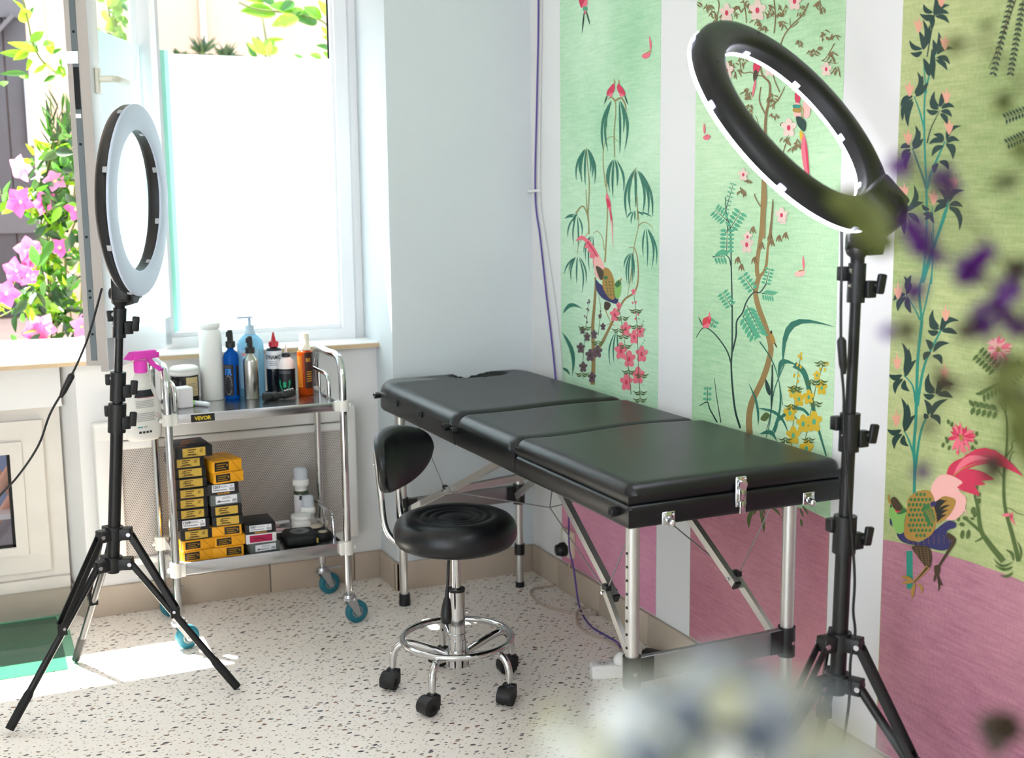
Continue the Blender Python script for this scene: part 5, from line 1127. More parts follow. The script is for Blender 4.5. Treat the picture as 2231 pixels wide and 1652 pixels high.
p.stroke([(370, 1090), (320, 940), (290, 860)], 14, 6, 'leaf'); p.stroke([(330, 1430), (270, 1280), (240, 1180)], 9, 4, 'dark'); p.stroke([(375, 830), (400, 740), (450, 640)], 9, 4, 'dark'); p.stroke([(375, 330), (405, 160), (425, 60)], 8, 4, 'dark')
tuft(415, 90, [(-55, -60, -.25), (-75, -10, -.25), (85, -55, -.25), (80, -10, -.2), (80, 40, -.2), (8, -100, .1), (-15, 50, .1)], 30); tuft(420, 110, [(-15, 60, .1), (-70, -20, -.2)], 24)
tuft(355, 300, [(-75, -60, -.25), (-70, 5, -.25), (-5, -170, .15), (30, -140, .1), (-25, -110, .1)], 30); tuft(420, 330, [(100, -40, -.25), (80, 40, -.25), (65, 70, -.15), (20, -130, .15), (-10, -90, .1), (-5, 120, .1)], 30); tuft(385, 460, [(-30, -110, .1), (15, -160, .1)], 34)
tuft(300, 560, [(-70, 55, .2), (-60, 130, .2), (-30, 160, .15), (15, -130, .3), (45, -110, .1), (75, -75, .05)], 32); tuft(448, 640, [(-25, -100, -.3), (-50, -55, -.2), (-70, -5, -.2), (80, -15, -.25), (65, 35, -.2), (40, 75, -.15), (10, -90, .1)], 30)
tuft(285, 860, [(-60, 0, .2), (-50, 60, .2), (-30, 115, .15), (20, -120, .25), (45, -90, .1), (62, -50, .05)], 30); tuft(480, 830, [(-60, -45, .2), (75, -10, -.3), (55, 50, -.25), (40, 85, -.2), (85, -90, -.3), (-70, 70, .2), (-85, 5, .2)], 32); tuft(440, 940, [(55, 40, -.25), (-20, 60, .2)], 32)
tuft(255, 1230, [(-80, -40, -.25), (-70, 20, -.2), (-60, 80, .2), (-10, 120, .1), (40, -140, .25), (60, -100, .1), (90, -50, -.1), (70, 60, -.1)], 32); tuft(495, 1190, [(90, -75, -.3), (80, 10, -.2), (70, 70, -.2), (60, 135, -.25), (-50, -85, .2), (-60, -20, .2), (-20, -130, .1), (-70, 40, .2)], 32); tuft(395, 1230, [(-45, -40, -.2), (-40, 10, -.2), (-30, 40, -.1), (20, 60, .1)], 24)
for x, y in ((455, 0), (322, 150), (475, 250), (270, 520), (485, 560), (262, 800), (500, 740), (240, 1110), (530, 1060), (410, 1150)): p.blob([(x - 25, y - 30), (x - 5, y - 18), (x + 4, y - 50), (x + 14, y - 18), (x + 28, y - 25), (x + 20, y + 15), (x, y + 40)], 'salmon')
for x0, y0, x1, y1 in ((870, -20, 760, 430), (935, 0, 860, 430), (1000, 60, 960, 400)): p.pinnate(x0, y0, x1, y1, 15, 30, 13, 'dark', 'umber', skew=1., ws=6)
p.stroke([(890, 0), (830, 170), (735, 400)], 6, 3, 'umber')
for x0, y0, x1, y1 in ((960, 640, 830, 690), (960, 780, 840, 835)): p.pinnate(x0, y0, x1, y1, 7, 36, 13, 'dark', 'umber', skew=.3, ws=5)
# chrysanthemums, shrub
p.T = lambda x, y: (1880 + x / 2.664, 600 + y / 2.664)
random.seed(5)
for cx, cy, r, k1, k2 in ((575, 940, 80, 'pink', 'rose'), (790, 430, 82, 'pale', 'pink')):
    for i in range(64):
        a = random.uniform(0, 360); q = random.uniform(.5, 1.15) * r; p.leaf(cx + q * .25 * math.cos(R_(a)), cy + q * .25 * math.sin(R_(a)), cx + q * math.cos(R_(a)), cy + q * (1.25 if 30 < a < 150 else 1) * math.sin(R_(a)), 15, (k1, k2)[i % 2], random.uniform(-.2, .2))
    p.oval(cx, cy, 11, 15, 'gold')
for x, y in ((500, 850), (520, 865), (470, 985), (490, 950), (505, 1000), (495, 960), (665, 920), (660, 970), (640, 1000)): p.oval(x, y, 9, 15, 'olive', (x * 7) % 60 - 30, 10)
p.stroke([(650, 1000), (690, 1045), (790, 1130), (830, 1200)], 8, 6, 'olive'); p.stroke([(910, 1660), (870, 1500), (830, 1350), (822, 1200), (838, 1000), (835, 820), (790, 730)], 26, 6, 'olive'); p.stroke([(822, 640), (800, 540)], 5, 4, 'olive'); p.stroke([(832, 1060), (870, 1000), (870, 970), (940, 930)], 8, 5, 'olive'); p.stroke([(850, 1110), (865, 1040), (885, 1022)], 8, 4, 'olive'); p.stroke([(835, 800), (825, 640), (870, 590), (930, 550)], 7, 4, 'olive')
for a in ((780, 550, 670, 450, 6), (830, 620, 700, 690, 6), (800, 790, 640, 760, 5), (850, 610, 940, 520, 5)): p.pinnate(a[0], a[1], a[2], a[3], a[4], 52, 26, 'olive', 'olive', droop=.7, ws=5)
p.stroke([(820, 1660), (740, 1560), (690, 1480), (670, 1340), (655, 1280), (660, 1240)], 34, 8, 'olive'); p.stroke([(745, 1560), (690, 1490), (610, 1420), (590, 1400)], 20, 12, 'olive'); p.stroke([(700, 1520), (680, 1535), (655, 1545)], 12, 6, 'olive')
for x, y, a, b in ((665, 1232, 10, 14), (678, 1272, 12, 14), (678, 1310, 13, 18), (645, 1365, 14, 22), (655, 1390, 12, 16), (640, 1412, 12, 8), (580, 1445, 16, 12), (600, 1410, 16, 12), (560, 1415, 8, 14), (582, 1503, 12, 26), (616, 1503, 12, 28), (565, 1385, 9, 8)): p.oval(x, y, a, b, 'olive', 10, 12)
for a in ((880, 1660, 830, 1590, 18, .2), (880, 1660, 760, 1640, 16, -.3), (900, 1640, 880, 1560, 14, .1), (880, 1690, 770, 1680, 18, -.2), (880, 1720, 800, 1740, 18, -.2), (920, 1650, 900, 1540, 12, .1)): p.leaf(*a[:5], 'olive', a[5])
p.stroke([(835, 1350), (870, 1358), (900, 1380), (940, 1392)], 5, 4, 'olive'); p.blob([(812, 1390), (845, 1380), (862, 1385), (840, 1402)], 'pink'); p.leaf(875, 1370, 895, 1450, 16, 'pink', .2); p.leaf(868, 1385, 866, 1420, 14, 'rose')
# strutting bird
p.T = lambda x, y: (1920 + x / 4.129, 920 + y / 4.129)
for a in ((600, 500, 1290, 490, 150, -.28), (620, 470, 1180, 385, 90, -.22), (640, 500, 1025, 515, 110, -.08), (660, 530, 950, 560, 80, -.05), (660, 560, 895, 660, 100, -.12), (600, 520, 740, 320, 50, -.12)): p.leaf(*a[:5], 'rose', a[5])
p.leaf(660, 470, 1000, 330, 60, 'pink', -.2); p.stroke([(640, 500), (740, 420), (860, 370)], 12, 5, 'gold')
p.blob([(455, 610), (500, 510), (560, 470), (640, 480), (740, 540), (690, 590), (770, 680), (765, 760), (740, 820), (660, 880), (560, 860), (500, 760)], 'pale')
for k in range(12): p.leaf(600 + 8 * k, 560 + 16 * k, 700 + 7 * k, 520 + 30 * k, 16, 'pale', -.2)
p.blob([(150, 1000), (200, 985), (340, 1080), (480, 980), (600, 890), (670, 900), (680, 940), (610, 970), (600, 1010), (640, 1060), (630, 1120), (560, 1155), (440, 1130), (400, 1110), (330, 1110), (220, 1085), (170, 1050)], 'navy'); p.oval(640, 925, 42, 34, 'navy', 5)
for r in range(9):
    for k in range(6): p.oval(250 + 46 * r + (k % 2) * 4, 1040 + 14 * k - 3 * abs(r - 3) + (0 if r < 3 else -26 + 2 * r), 4, 3, 'gold', 60, 6)
p.blob([(285, 1115), (430, 1120), (465, 1200), (460, 1270), (430, 1325), (390, 1280), (330, 1200)], 'umber')
for r in range(4):
    for k in range(8): p.oval(325 + 34 * r + 6 * k * (.6 if r < 3 else .2), 1135 + 20 * k, 3, 6, 'gold', -20, 6)
p.stroke([(430, 1300), (370, 1370), (300, 1440)], 42, 20, 'gold'); p.stroke([(425, 1305), (365, 1375), (305, 1440)], 20, 8, 'umber')
for a in ((300, 1440, 180, 1385, 34, .1), (300, 1440, 190, 1455, 30, .1), (310, 1450, 290, 1590, 34, .05), (320, 1450, 360, 1550, 26, -.35)): p.leaf(*a[:5], 'gold', a[5])
p.stroke([(600, 1010), (660, 1050), (655, 1090), (600, 1180), (530, 1290)], 46, 20, 'umber'); p.blob([(490, 1290), (540, 1290), (530, 1370), (500, 1380), (485, 1340)], 'umber')
for a in ((500, 1360, 484, 1440, 24, 0), (512, 1370, 522, 1525, 26, -.1), (525, 1370, 568, 1478, 20, .1)): p.leaf(*a[:5], 'umber', a[5])
p.blob([(250, 690), (330, 625), (430, 612), (475, 660), (500, 760), (505, 900), (470, 1000), (390, 1055), (280, 1065), (215, 1010), (225, 880), (240, 780)], 'gold')
for r in range(9):
    for k in range(7):
        x, y = 262 + 34 * k + (r % 2) * 16, 650 + 46 * r
        if ((x - 362) / 125) ** 2 + ((y - 840) / 205) ** 2 < 1: p.oval(x, y, 13, 17, 'grn', 15, 10)
p.blob([(380, 770), (430, 740), (470, 790), (495, 880), (460, 920), (420, 900)], 'grn')
for k in range(4): p.stroke([(400 + 16 * k, 790 - 6 * k), (440 + 12 * k, 850), (460 + 8 * k, 910)], 5, 4, 'gold')
p.blob([(470, 760), (550, 675), (610, 668), (680, 700), (660, 780), (600, 860), (510, 910), (490, 820)], 'gold')
for k in range(6): p.leaf(490 + 4 * k, 775 + 24 * k, 560 + 24 * k - (k > 3) * 40 * (k - 3), 690 + 4 * k + (k > 2) * 40 * (k - 2), 30, 'black', -.14)
p.oval(478, 735, 30, 24, 'navy', -30)
p.blob([(85, 770), (115, 700), (170, 720), (235, 800), (220, 880), (210, 985), (160, 1000), (110, 920), (80, 840)], 'lime'); p.blob([(150, 820), (200, 770), (240, 800), (190, 826)], 'grn'); p.blob([(100, 690), (130, 672), (180, 730), (205, 770), (160, 800), (120, 770), (100, 730)], 'umber'); p.leaf(130, 780, 190, 795, 16, 'red', .3); p.leaf(98, 745, 80, 640, 22, 'gold', -.1); p.oval(97, 900, 10, 34, 'navy', -10); p.oval(98, 755, 8, 14, 'dark', -10)
p.build('green printed wallpaper panel in painted-in warm shade at the right with a strutting pink-tailed bird')
# ------------------------------------------------------------------ convector heater under the sill
rd = thing('convector_heater', 'white wall convector heater with perforated grey grille behind the trolley', 'heater', (.81, 4.25, .19))
gm = NT('perforated_grille'); sepx = gm.n('SeparateXYZ'); gm.l(gm.tc.outputs['Object'], sepx.inputs[0])
def mth(op, a, b=None, c=None):
    x = gm.n('Math', operation=op)
    for i, v in enumerate((a, b, c)):
        if v is None: continue
        if isinstance(v, (int, float)): x.inputs[i].default_value = v
        else: gm.l(v, x.inputs[i])
    return x.outputs[0]
PIT = .0072
rowf = mth('DIVIDE', sepx.outputs[2], PIT * .866); row = mth('FLOOR', rowf); odd = mth('MODULO', mth('ADD', row, 1000.), 2.)
ux = mth('SUBTRACT', mth('FRACT', mth('ADD', mth('DIVIDE', sepx.outputs[0], PIT), mth('ADD', mth('MULTIPLY', odd, .5), 100.))), .5); uz = mth('MULTIPLY', mth('SUBTRACT', mth('FRACT', rowf), .5), .866)
dd = mth('SQRT', mth('ADD', mth('MULTIPLY', ux, ux), mth('MULTIPLY', uz, uz))); hole = mth('LESS_THAN', dd, .30)
gm.l(gm.mix(hole, lin((206, 198, 190)), lin((84, 78, 76))), gm.b.inputs['Base Color']); gm.b.inputs['Roughness'].default_value = .5
HW_ = mat('heater_white', (230, 227, 222), .4)
b = MB().span((-.455, -.03, .44), (.455, .055, .497), bev=.008).span((-.455, -.03, 0), (-.37, .055, .45), bev=.006).span((.40, -.03, 0), (.455, .055, .45), bev=.006).span((-.40, -.03, 0), (.42, .055, .025), bev=.004).span((-.40, -.024, .408), (.42, .0, .436), bev=.004).span((-.40, .01, .02), (.42, .05, .45))
b.build('heater_body', HW_, rd)
MB().span((-.385, -.016, .02), (.405, -.010, .415)).build('grille', gm.m, rd)
# ------------------------------------------------------------------ wall sockets, plug, power strip, cables
SOCK = mat('cream_socket', (226, 214, 190), .4)
skt = thing('wall_socket', 'cream wall socket plate low on the papered wall behind the table', 'socket', (XR, 3.80, .0))
q0 = at(1216, 1152, x=XR); q1 = at(1268, 1225, x=XR)
MB().box((-.010, 0.0, 0), (.02, .082, .10), bev=.004).build('plate', SOCK, skt)
skt.location = (XR, at(1243, 1190, x=XR).y, at(1243, 1190, x=XR).z + .012)
MB().box((-.021, .0, .02), (.004, .045, .045), bev=.002).build('socket_face', WPL, skt)
pl = thing('black_plug', 'black round plug pushed into the low wall socket', 'plug', (XR - .02, skt.location.y + .004, skt.location.z - .022))
MB().lathe([(0, 0), (.026, 0), (.026, .018), (.022, .024), (.020, .034), (0, .036)], axis=(-1, 0, 0), n=24).build('plug_body', BLK, pl)
GREYC = mat('beige_grey_cable', (188, 170, 154), .5); PURP = mat('purple_textile_cable', (92, 70, 150), .6, bump=.3, bscale=900)
def F(px, py, z=.004): return at(px, py, z=z)
wy = lambda px, py: at(px, py, x=XR - .008)
o = tag(MB().tube(spl([wy(1242, 1228), wy(1238, 1258) + V((-.006, 0, 0)), F(1228, 1270), F(1200, 1277), F(1165, 1282), F(1157, 1295), F(1185, 1320), F(1240, 1334), F(1290, 1338), F(1306, 1330), F(1296, 1322), F(1268, 1325), F(1256, 1340), F(1262, 1365), F(1290, 1385), F(1335, 1402), F(1352, 1418, .012), F(1345, 1437, .02)], 8), .0042, 8).build('extension_cable', GREYC), 'beige grey extension cable looping on the floor along the papered wall', 'cable')
cx = XR - .006
o = tag(MB().tube(spl([V((cx, at(1173, 0, x=cx).y, 2.74)), at(1173, 0, x=cx), at(1170, 200, x=cx), at(1166, 420, x=cx), at(1177, 520, x=cx), at(1190, 640, x=cx), at(1206, 780, x=cx), at(1222, 950, x=cx), at(1238, 1100, x=cx), at(1240, 1190, x=XR - .062), at(1250, 1240, x=XR - .05), at(1262, 1320, x=XR - .045), F(1285, 1362, .008), F(1320, 1385, .006), F(1345, 1400, .02), F(1352, 1412, .04)], 8), .0033, 8).build('purple_cable', PURP), 'purple fabric cable hanging down the corner to the power strip', 'cable')
o = tag(MB().tube(spl([at(1181, -300, x=XR - .003), at(1181, 0, x=XR - .003), at(1178, 250, x=XR - .003), at(1178, 430, x=XR - .003), at(1190, 520, x=XR - .003), at(1205, 620, x=XR - .003), at(1218, 720, x=XR - .003), at(1228, 830, x=XR - .003), at(1240, 1000, x=XR - .003)], 6), .0016, 6).build('thin_wire', mat('off_white_wire', (200, 196, 194), .5)), 'thin off white wire on the wall beside the purple cable', 'wire')
o = tag(MB().bar(at(1152, 417, y=YP - .006), at(1176, 415, x=XR - .006), .016, .010, bev=.003).build('cable_clip', WPL), 'small white clip holding the purple cable in the wall corner', 'clip')
ps0 = at(1302, 1478, z=0); 
ps = thing('power_strip', 'white power strip on the floor behind the near table leg', 'power strip', (1.725, 3.06, 0), R_(-17))
MB().box((.0, 0, .022), (.19, .052, .044), bev=.008, seg=3).build('strip_body', WPL, ps)
b = MB()
for k in (-.06, -.01, .05): b.cyl((k, 0, .0435), (k, 0, .0446), .019, n=20); b.cyl((k - .006, 0, .0444), (k - .006, 0, .0452), .0028, n=8, m=1); b.cyl((k + .006, 0, .0444), (k + .006, 0, .0452), .0028, n=8, m=1)
b.build('outlet', [mat('outlet_white', (222, 220, 216), .45), BLK], ps)
o = thing('white_plug', 'round white plug of the purple cable standing in the power strip', 'plug', at(1352, 1446, z=.044))
MB().lathe([(0, 0), (.021, 0), (.022, .012), (.019, .022), (.012, .030), (.006, .036), (0, .036)], n=24).build('plug_body', WPL, o)
o = thing('black_adapter', 'small black adapter lying on the floor at the wall behind the power strip', 'adapter', F(1425, 1442, 0), R_(-60))
MB().box((0, 0, .018), (.075, .038, .036), bev=.007).build('adapter_body', BLK, o)
MB().tube(spl([(.036, 0, .02), (.07, .0, .012), (.14, -.02, .005), (.22, .0, .005)], 5), .003, 8).build('adapter_cord', WPL, o)
# ------------------------------------------------------------------ courtyard outside the window
YC = 7.0; GZ = at(40, 692, y=YC).z
struct(MB().span((-6, 4.95, GZ - .2), (6, YC + .3, GZ)).build('floor_courtyard', mat('pink_stone_paving', (176, 150, 140), .8, noise=.15, nscale=5)))
struct(MB().span((-6, YC, GZ), (6, YC + .2, 3.9)).build('wall_courtyard', mat('cream_render', (196, 166, 146), .85, noise=.05, nscale=3, bump=.2, bscale=60)))
xd1 = at(72, 300, y=YC).x; DG = mat('dark_grey_door_boards', (66, 65, 70), .6, noise=.12, nscale=20); DL = mat('grey_door_braces', (84, 82, 86), .6, noise=.1, nscale=20)
dr = struct(D.objects.new('door_1', None)); COL.objects.link(dr); dr.location = (xd1, YC - .01, GZ)
b = MB()
for k in range(9): b.span((-.115 * (k + 1) + .003, -.03, .01), (-.115 * k - .003, 0, 2.35), bev=.003)
b.build('door_boards', DG, dr)
b = MB().span((-1.03, -.05, .45), (0, -.03, .57)).span((-1.03, -.05, 1.55), (0, -.03, 1.67)).bar((-.06, -.04, 1.56), (-.98, -.04, .56), .02, .12, up=(0, 1, 0)); b.box((0, 0, 0), (.001, .001, .001)); b.build('door_braces', DL, dr)
MB().span((-.03, -.065, .9), (.012, -.05, 1.25), bev=.004).build('door_bolt', ZINC, dr)
struct(MB().span((xd1 + .0, YC - .02, GZ), (xd1 + .09, YC + .01, 2.9)).build('trim_3', mat('pale_door_frame', (232, 206, 190), .7)))
tag(MB().cyl((at(440, 20, y=YC).x, YC - .02, GZ), (at(440, 20, y=YC).x, YC - .02, 3.6), .018).build('wall_pipe', mat('cream_pipe', (226, 196, 180), .6)), 'thin vertical pipe on the cream courtyard wall', 'pipe')
LV = [leafmat('leaf_bright', (112, 166, 28), .45), leafmat('leaf_mid', (62, 118, 30), .4), leafmat('leaf_deep', (30, 64, 28), .3), leafmat('leaf_lime', (150, 186, 40), .5), leafmat('leaf_olive', (70, 100, 50), .35)]
def leaf3(mb, p, d, nrm, L, wd, m=0, curl=.12):
    d = V(d).normalized(); n = V(nrm); n = (n - d * n.dot(d)); n = n.normalized() if n.length > 1e-4 else frame(d)[0]; s = d.cross(n)
    vs = []; K = 5
    for i in range(K + 1):
        t = i / K; h = wd / 2 * math.sin(math.pi * (.04 + .93 * t) ** .85); c = V(p) + d * (L * t) - n * (curl * L * t * t)
        vs += [c - s * h + n * h * .35, c, c + s * h + n * h * .35]
    F_ = []
    for i in range(K): F_ += [[3 * i, 3 * i + 1, 3 * i + 4, 3 * i + 3], [3 * i + 1, 3 * i + 2, 3 * i + 5, 3 * i + 4]]
    mb.add(vs, F_, m, True)
def rdir(rnd, up=.2): 
    return V((rnd.uniform(-1, 1), rnd.uniform(-1, 1), rnd.uniform(-1, 1) + up)).normalized()
# flowering climber just outside the open casement
rnd = random.Random(11)
bs = at(120, 740, y=5.25); o = thing('flowering_climber', 'bushy green climber with pink trumpet flowers just outside the open casement', 'plant', (bs.x, 5.25, GZ))
OF = V((bs.x, 5.25, GZ))
st_b = MB(); fo = MB()
for k in range(7):
    a = at(100 + 12 * k, 735, y=5.2 + .03 * k); pts = [V((OF.x + .02 * k - .06, 5.25, GZ)), V(a), at(90 + 14 * k + rnd.uniform(-20, 20), 560, y=5.2 + .03 * k), at(95 + 14 * k + rnd.uniform(-25, 20), 420, y=5.2), at(100 + 14 * k + rnd.uniform(-20, 20), 300 - 14 * k, y=5.2)]
    st_b.tube(spl([q - OF for q in pts], 5), .004, 6)
for arm in ([(90, 450), (50, 430), (0, 425)], [(100, 640), (60, 660), (0, 690)], [(80, 600), (50, 590), (20, 640)]):
    st_b.tube(spl([at(*q, y=5.18) - OF for q in arm], 5), .003, 6)
st_b.build('stems', mat('green_brown_stem', (96, 104, 50), .6), o)
for k in range(430):
    t = rnd.random(); py = 300 + 435 * t ** .9; cxp = 130 - 10 * t; wd = 34 + 34 * t
    px_ = cxp + rnd.gauss(0, 1) * wd * .62
    if px_ > 215: continue
    q = at(px_, py, y=5.2 + rnd.gauss(0, .09)); L = rnd.uniform(.05, .085)
    m = rnd.choices([0, 1, 2, 3, 4], [3, 4, 5, 1.6, 2])[0]
    leaf3(fo, q - OF, rdir(rnd, -.2), rdir(rnd, .6), L, L * .5, m)
for (x0, y0), (x1, y1), n in (((100, 440), (0, 430), 16), ((100, 640), (0, 690), 16), ((120, 330), (60, 350), 8), ((130, 480), (110, 640), 14)):
    for k in range(n):
        t = rnd.random(); q = at(x0 + (x1 - x0) * t + rnd.uniform(-14, 14), y0 + (y1 - y0) * t + rnd.uniform(-16, 16), y=5.15); L = rnd.uniform(.05, .08); leaf3(fo, q - OF, rdir(rnd), rdir(rnd, .6), L, L * .48, rnd.choice((0, 1, 3, 3)))
for k in range(70):                                           # narrow shoots at the top
    q = at(rnd.uniform(105, 165), rnd.uniform(235, 330), y=5.25 + rnd.gauss(0, .06)); leaf3(fo, q - OF, V((rnd.uniform(-.6, .6), rnd.uniform(-.3, .3), 1)), rdir(rnd), rnd.uniform(.06, .10), .012, rnd.choice((1, 4, 2)))
fo.build('foliage', LV, o)
PT = leafmat('petal_pink', (222, 92, 168), .4); PT2 = leafmat('petal_pale', (236, 150, 200), .4); THR = leafmat('flower_throat', (214, 220, 150), .3)
for i, (px_, py, dx, dz, sz) in enumerate(((48, 366, -.8, -.3, .05), (45, 440, -.5, .1, .055), (95, 440, .2, -.3, .045), (63, 545, -.1, .2, .05), (36, 590, -.5, -.1, .05), (14, 640, -.2, .1, .05), (90, 712, .0, -.1, .055), (76, 724, -.3, -.2, .045), (165, 456, .3, .1, .045), (178, 712, .2, .1, .045), (70, 560, .3, -.3, .045), (130, 540, .2, .1, .035), (120, 395, -.1, .3, .04), (60, 600, .2, -.4, .04))):
    c = at(px_, py, y=5.08) - OF; ax = V((dx, -.75, dz)).normalized(); x, y_, d = frame(ax); b = MB()
    b.lathe([(.004, -.045), (.007, -.02), (.012, 0)], c, ax, 12, 1)
    for k in range(5):
        a = 2 * math.pi * k / 5 + i; r = x * math.cos(a) + y_ * math.sin(a)
        leaf3(b, c + r * .006, (r * 1. + d * .35).normalized(), d, sz, sz * .95, 0, .25)
    b.build('flower', [PT if i % 3 else PT2, THR], o)
# leafy twigs hanging in from above
def twig(label, base, pts, leaves, yy, nm='leafy_branch', mw=(0, 3, 1)):
    OFb = at(*pts[0], y=yy); o = thing(nm, label, 'branch', OFb)
    up_ = at(*pts[0], y=yy) - OFb; MB().tube(spl([V((up_.x, YC - yy + .001, 3.6 - OFb.z)), V((up_.x, (YC - yy) * .6, 3.5 - OFb.z)), V((up_.x, .25, up_.z + .45))] + [at(*q, y=yy) - OFb for q in pts], 6), .004, 6).build('stem', mat('green_brown_stem', (96, 104, 50), .6), o)
    b = MB()
    for j, (x0, y0, x1, y1, w) in enumerate(leaves):
        p0 = at(x0, y0, y=yy + rnd.uniform(-.05, .05)); p1 = at(x1, y1, y=yy + rnd.uniform(-.06, .06)); L = (p1 - p0).length
        leaf3(b, p0 - OFb, p1 - p0, V((rnd.uniform(-.4, .4), -1, rnd.uniform(.1, .7))), L, L * w, mw[j % len(mw)], .05)
    b.build('foliage', LV, o); return o
twig('leafy green twig crossing the dark courtyard door at the top left', 0, [(20, -80), (50, 0), (62, 50), (70, 90), (90, 130), (125, 160)], [(28, 0, 48, 18, .5), (48, 18, 58, 50, .75), (64, 34, 74, 14, .4), (66, 90, 96, 68, .55), (84, 112, 18, 92, .3), (82, 112, 46, 90, .5), (94, 100, 118, 92, .7), (108, 90, 112, 118, .7), (114, 116, 134, 106, .35), (60, 120, 0, 115, .35), (62, 112, 30, 130, .45), (60, 160, 0, 160, .25), (62, 172, 36, 155, .5), (104, 136, 120, 152, .6), (128, 136, 138, 148, .5), (146, 152, 122, 160, .5), (146, 146, 140, 170, .5), (120, 165, 95, 178, .25), (72, 135, 55, 150, .5), (100, 142, 72, 160, .35), (0, 178, 8, 186, .6)], 5.3)
twig('leafy green branch reaching in from the right above the frosted film', 0, [(760, -20), (735, 70), (700, 45), (640, 30), (560, 20), (520, 5)], [(600, 30, 526, 22, .5), (575, 5, 530, -4, .4), (600, 10, 560, -10, .5), (640, 25, 590, 12, .5), (610, 22, 586, 5, .5), (640, 4, 612, 22, .5), (665, 28, 627, 22, .5), (650, 40, 592, 55, .55), (690, 45, 640, 38, .6), (700, 40, 662, 15, .7), (718, 38, 694, 0, .5), (720, 40, 700, 10, .6), (728, 60, 712, 36, .6), (724, 90, 702, 78, .5), (726, 110, 690, 98, .4), (722, 128, 704, 112, .5), (715, 75, 700, 58, .5), (560, 128, 536, 92, .3), (556, 128, 540, 108, .4), (575, 90, 620, 84, .25), (660, 128, 640, 118, .4), (700, 126, 676, 118, .5)], 5.6)
b_ = twig('pale yellow green leaf sprig showing just above the film near the right pane edge', 0, [(590, 150), (580, 125), (570, 95), (560, 80)], [(575, 120, 550, 80, .6), (580, 120, 590, 90, .5), (570, 110, 600, 88, .4), (565, 118, 540, 88, .4), (586, 120, 604, 100, .4)], 5.5, mw=(3, 3, 0))
twig('green foliage seen through the clear top of the open casement glass', 0, [(240, -80), (235, 0), (245, 60), (260, 110)], [(250 + 34 * math.cos(k * 2.4) * (k % 5) / 4, 48 + 60 * math.sin(k * 1.7), 250 + 34 * math.cos(k * 2.4) * (k % 5) / 4 + 30 * math.cos(k * 1.1), 48 + 60 * math.sin(k * 1.7) + 26 * math.sin(k * 2.9), .6) for k in range(46)], 5.7, mw=(0, 3, 1, 0))
# spiky plants on the ground by the courtyard wall
for i, (px_, py, r, lb) in enumerate(((392, 108, .07, 'smallest spiky plant against the cream courtyard wall, leftmost'), (440, 95, .12, 'tallest spiky plant against the cream courtyard wall, in the middle'), (492, 106, .10, 'spiky plant against the cream courtyard wall, rightmost of three'))):
    c = at(px_, py + 14, y=6.7); o = thing('spiky_plant', lb, 'plant', (c.x, 6.7, GZ), 0, 'spiky plants by the courtyard wall')
    MB().tube([(0, 0, 0), (.01, 0, (c.z - GZ) * .5), (0, 0, c.z - GZ)], .012, 8).build('stem', mat('green_brown_stem', (96, 104, 50), .6), o)
    b = MB()
    for k in range(46):
        d = rdir(rnd, .45); leaf3(b, V((0, 0, c.z - GZ - .02)), d, rdir(rnd), r * rnd.uniform(.6, 1.1), .014, rnd.choice((2, 4, 4)), .08)
    b.build('foliage', LV, o)
# low plants standing on the outer sill close behind the film
for i, (px_, w, lb) in enumerate(((475, .12, 'low leafy plant behind the frosted film, left of three, seen as a faint shape'), (610, .15, 'low leafy plant behind the frosted film, middle of three, seen as a faint shape'), (705, .10, 'low leafy plant behind the frosted film, right of three, seen as a faint shape'))):
    c = at(px_, 705, y=4.66); o = thing('sill_plant', lb, 'plant', (c.x, 4.66, .906), 0, 'low plants behind the film')
    MB().lathe([(0, 0), (.03, 0), (.04, .06), (.036, .06), (0, .055)], n=16).build('pot', mat('terracotta', (176, 104, 74), .8), o)
    b = MB()
    for k in range(60):
        a = rnd.uniform(0, 6.28); q = V((math.cos(a) * w * rnd.uniform(.1, .9), rnd.uniform(-.09, .02), .05 + rnd.uniform(.0, .13))); leaf3(b, q, V((math.cos(a), -.1, rnd.uniform(.2, 1.4))), rdir(rnd, .5), rnd.uniform(.06, .11), .035, rnd.choice((1, 2, 2)))
    b.build('foliage', LV, o)
# folding wooden chair frame outside the low window
WD = mat('pinkish_teak', (206, 150, 130), .6)
o = thing('wooden_trestle', 'crossed pinkish wooden slats of a folding seat outside the low window', 'folding seat', (at(20, 1050, y=4.9).x, 4.9, .0))
OFt = V(o.location); y0 = 4.9
for (a, b2) in (((-20, 1090), (45, 985)), ((-30, 1000), (60, 1120)), ((-10, 1140), (60, 1030))):
    p0 = at(*a, y=y0) - OFt; p1 = at(*b2, y=y0 + .02) - OFt; MB().bar(p0, p1, .03, .045, up=(0, 1, 0), bev=.003).build('slat', WD, o)
    y0 += .05
q = at(20, 1120, y=4.95) - OFt; MB().span((q.x - .3, .0, q.z - .008), (q.x + .08, .08, q.z + .012)).build('seat_rail', mat('pale_rail', (232, 222, 224), .5), o)
struct(MB().span((-3, 4.52, -.3), (3, 7.0, at(20, 1190, y=5.0).z)).build('floor_lightwell', mat('lightwell_stone', (176, 168, 172), .8, noise=.25, nscale=4)))
tag(MB().span((-1.5, 5.55, .0), (1.0, 5.6, .8)).build('tarpaulin', mat('lilac_blue_sheet', (140, 150, 190), .7, noise=.5, nscale=5)), 'lilac blue sheet hanging outside behind the low window', 'sheet')
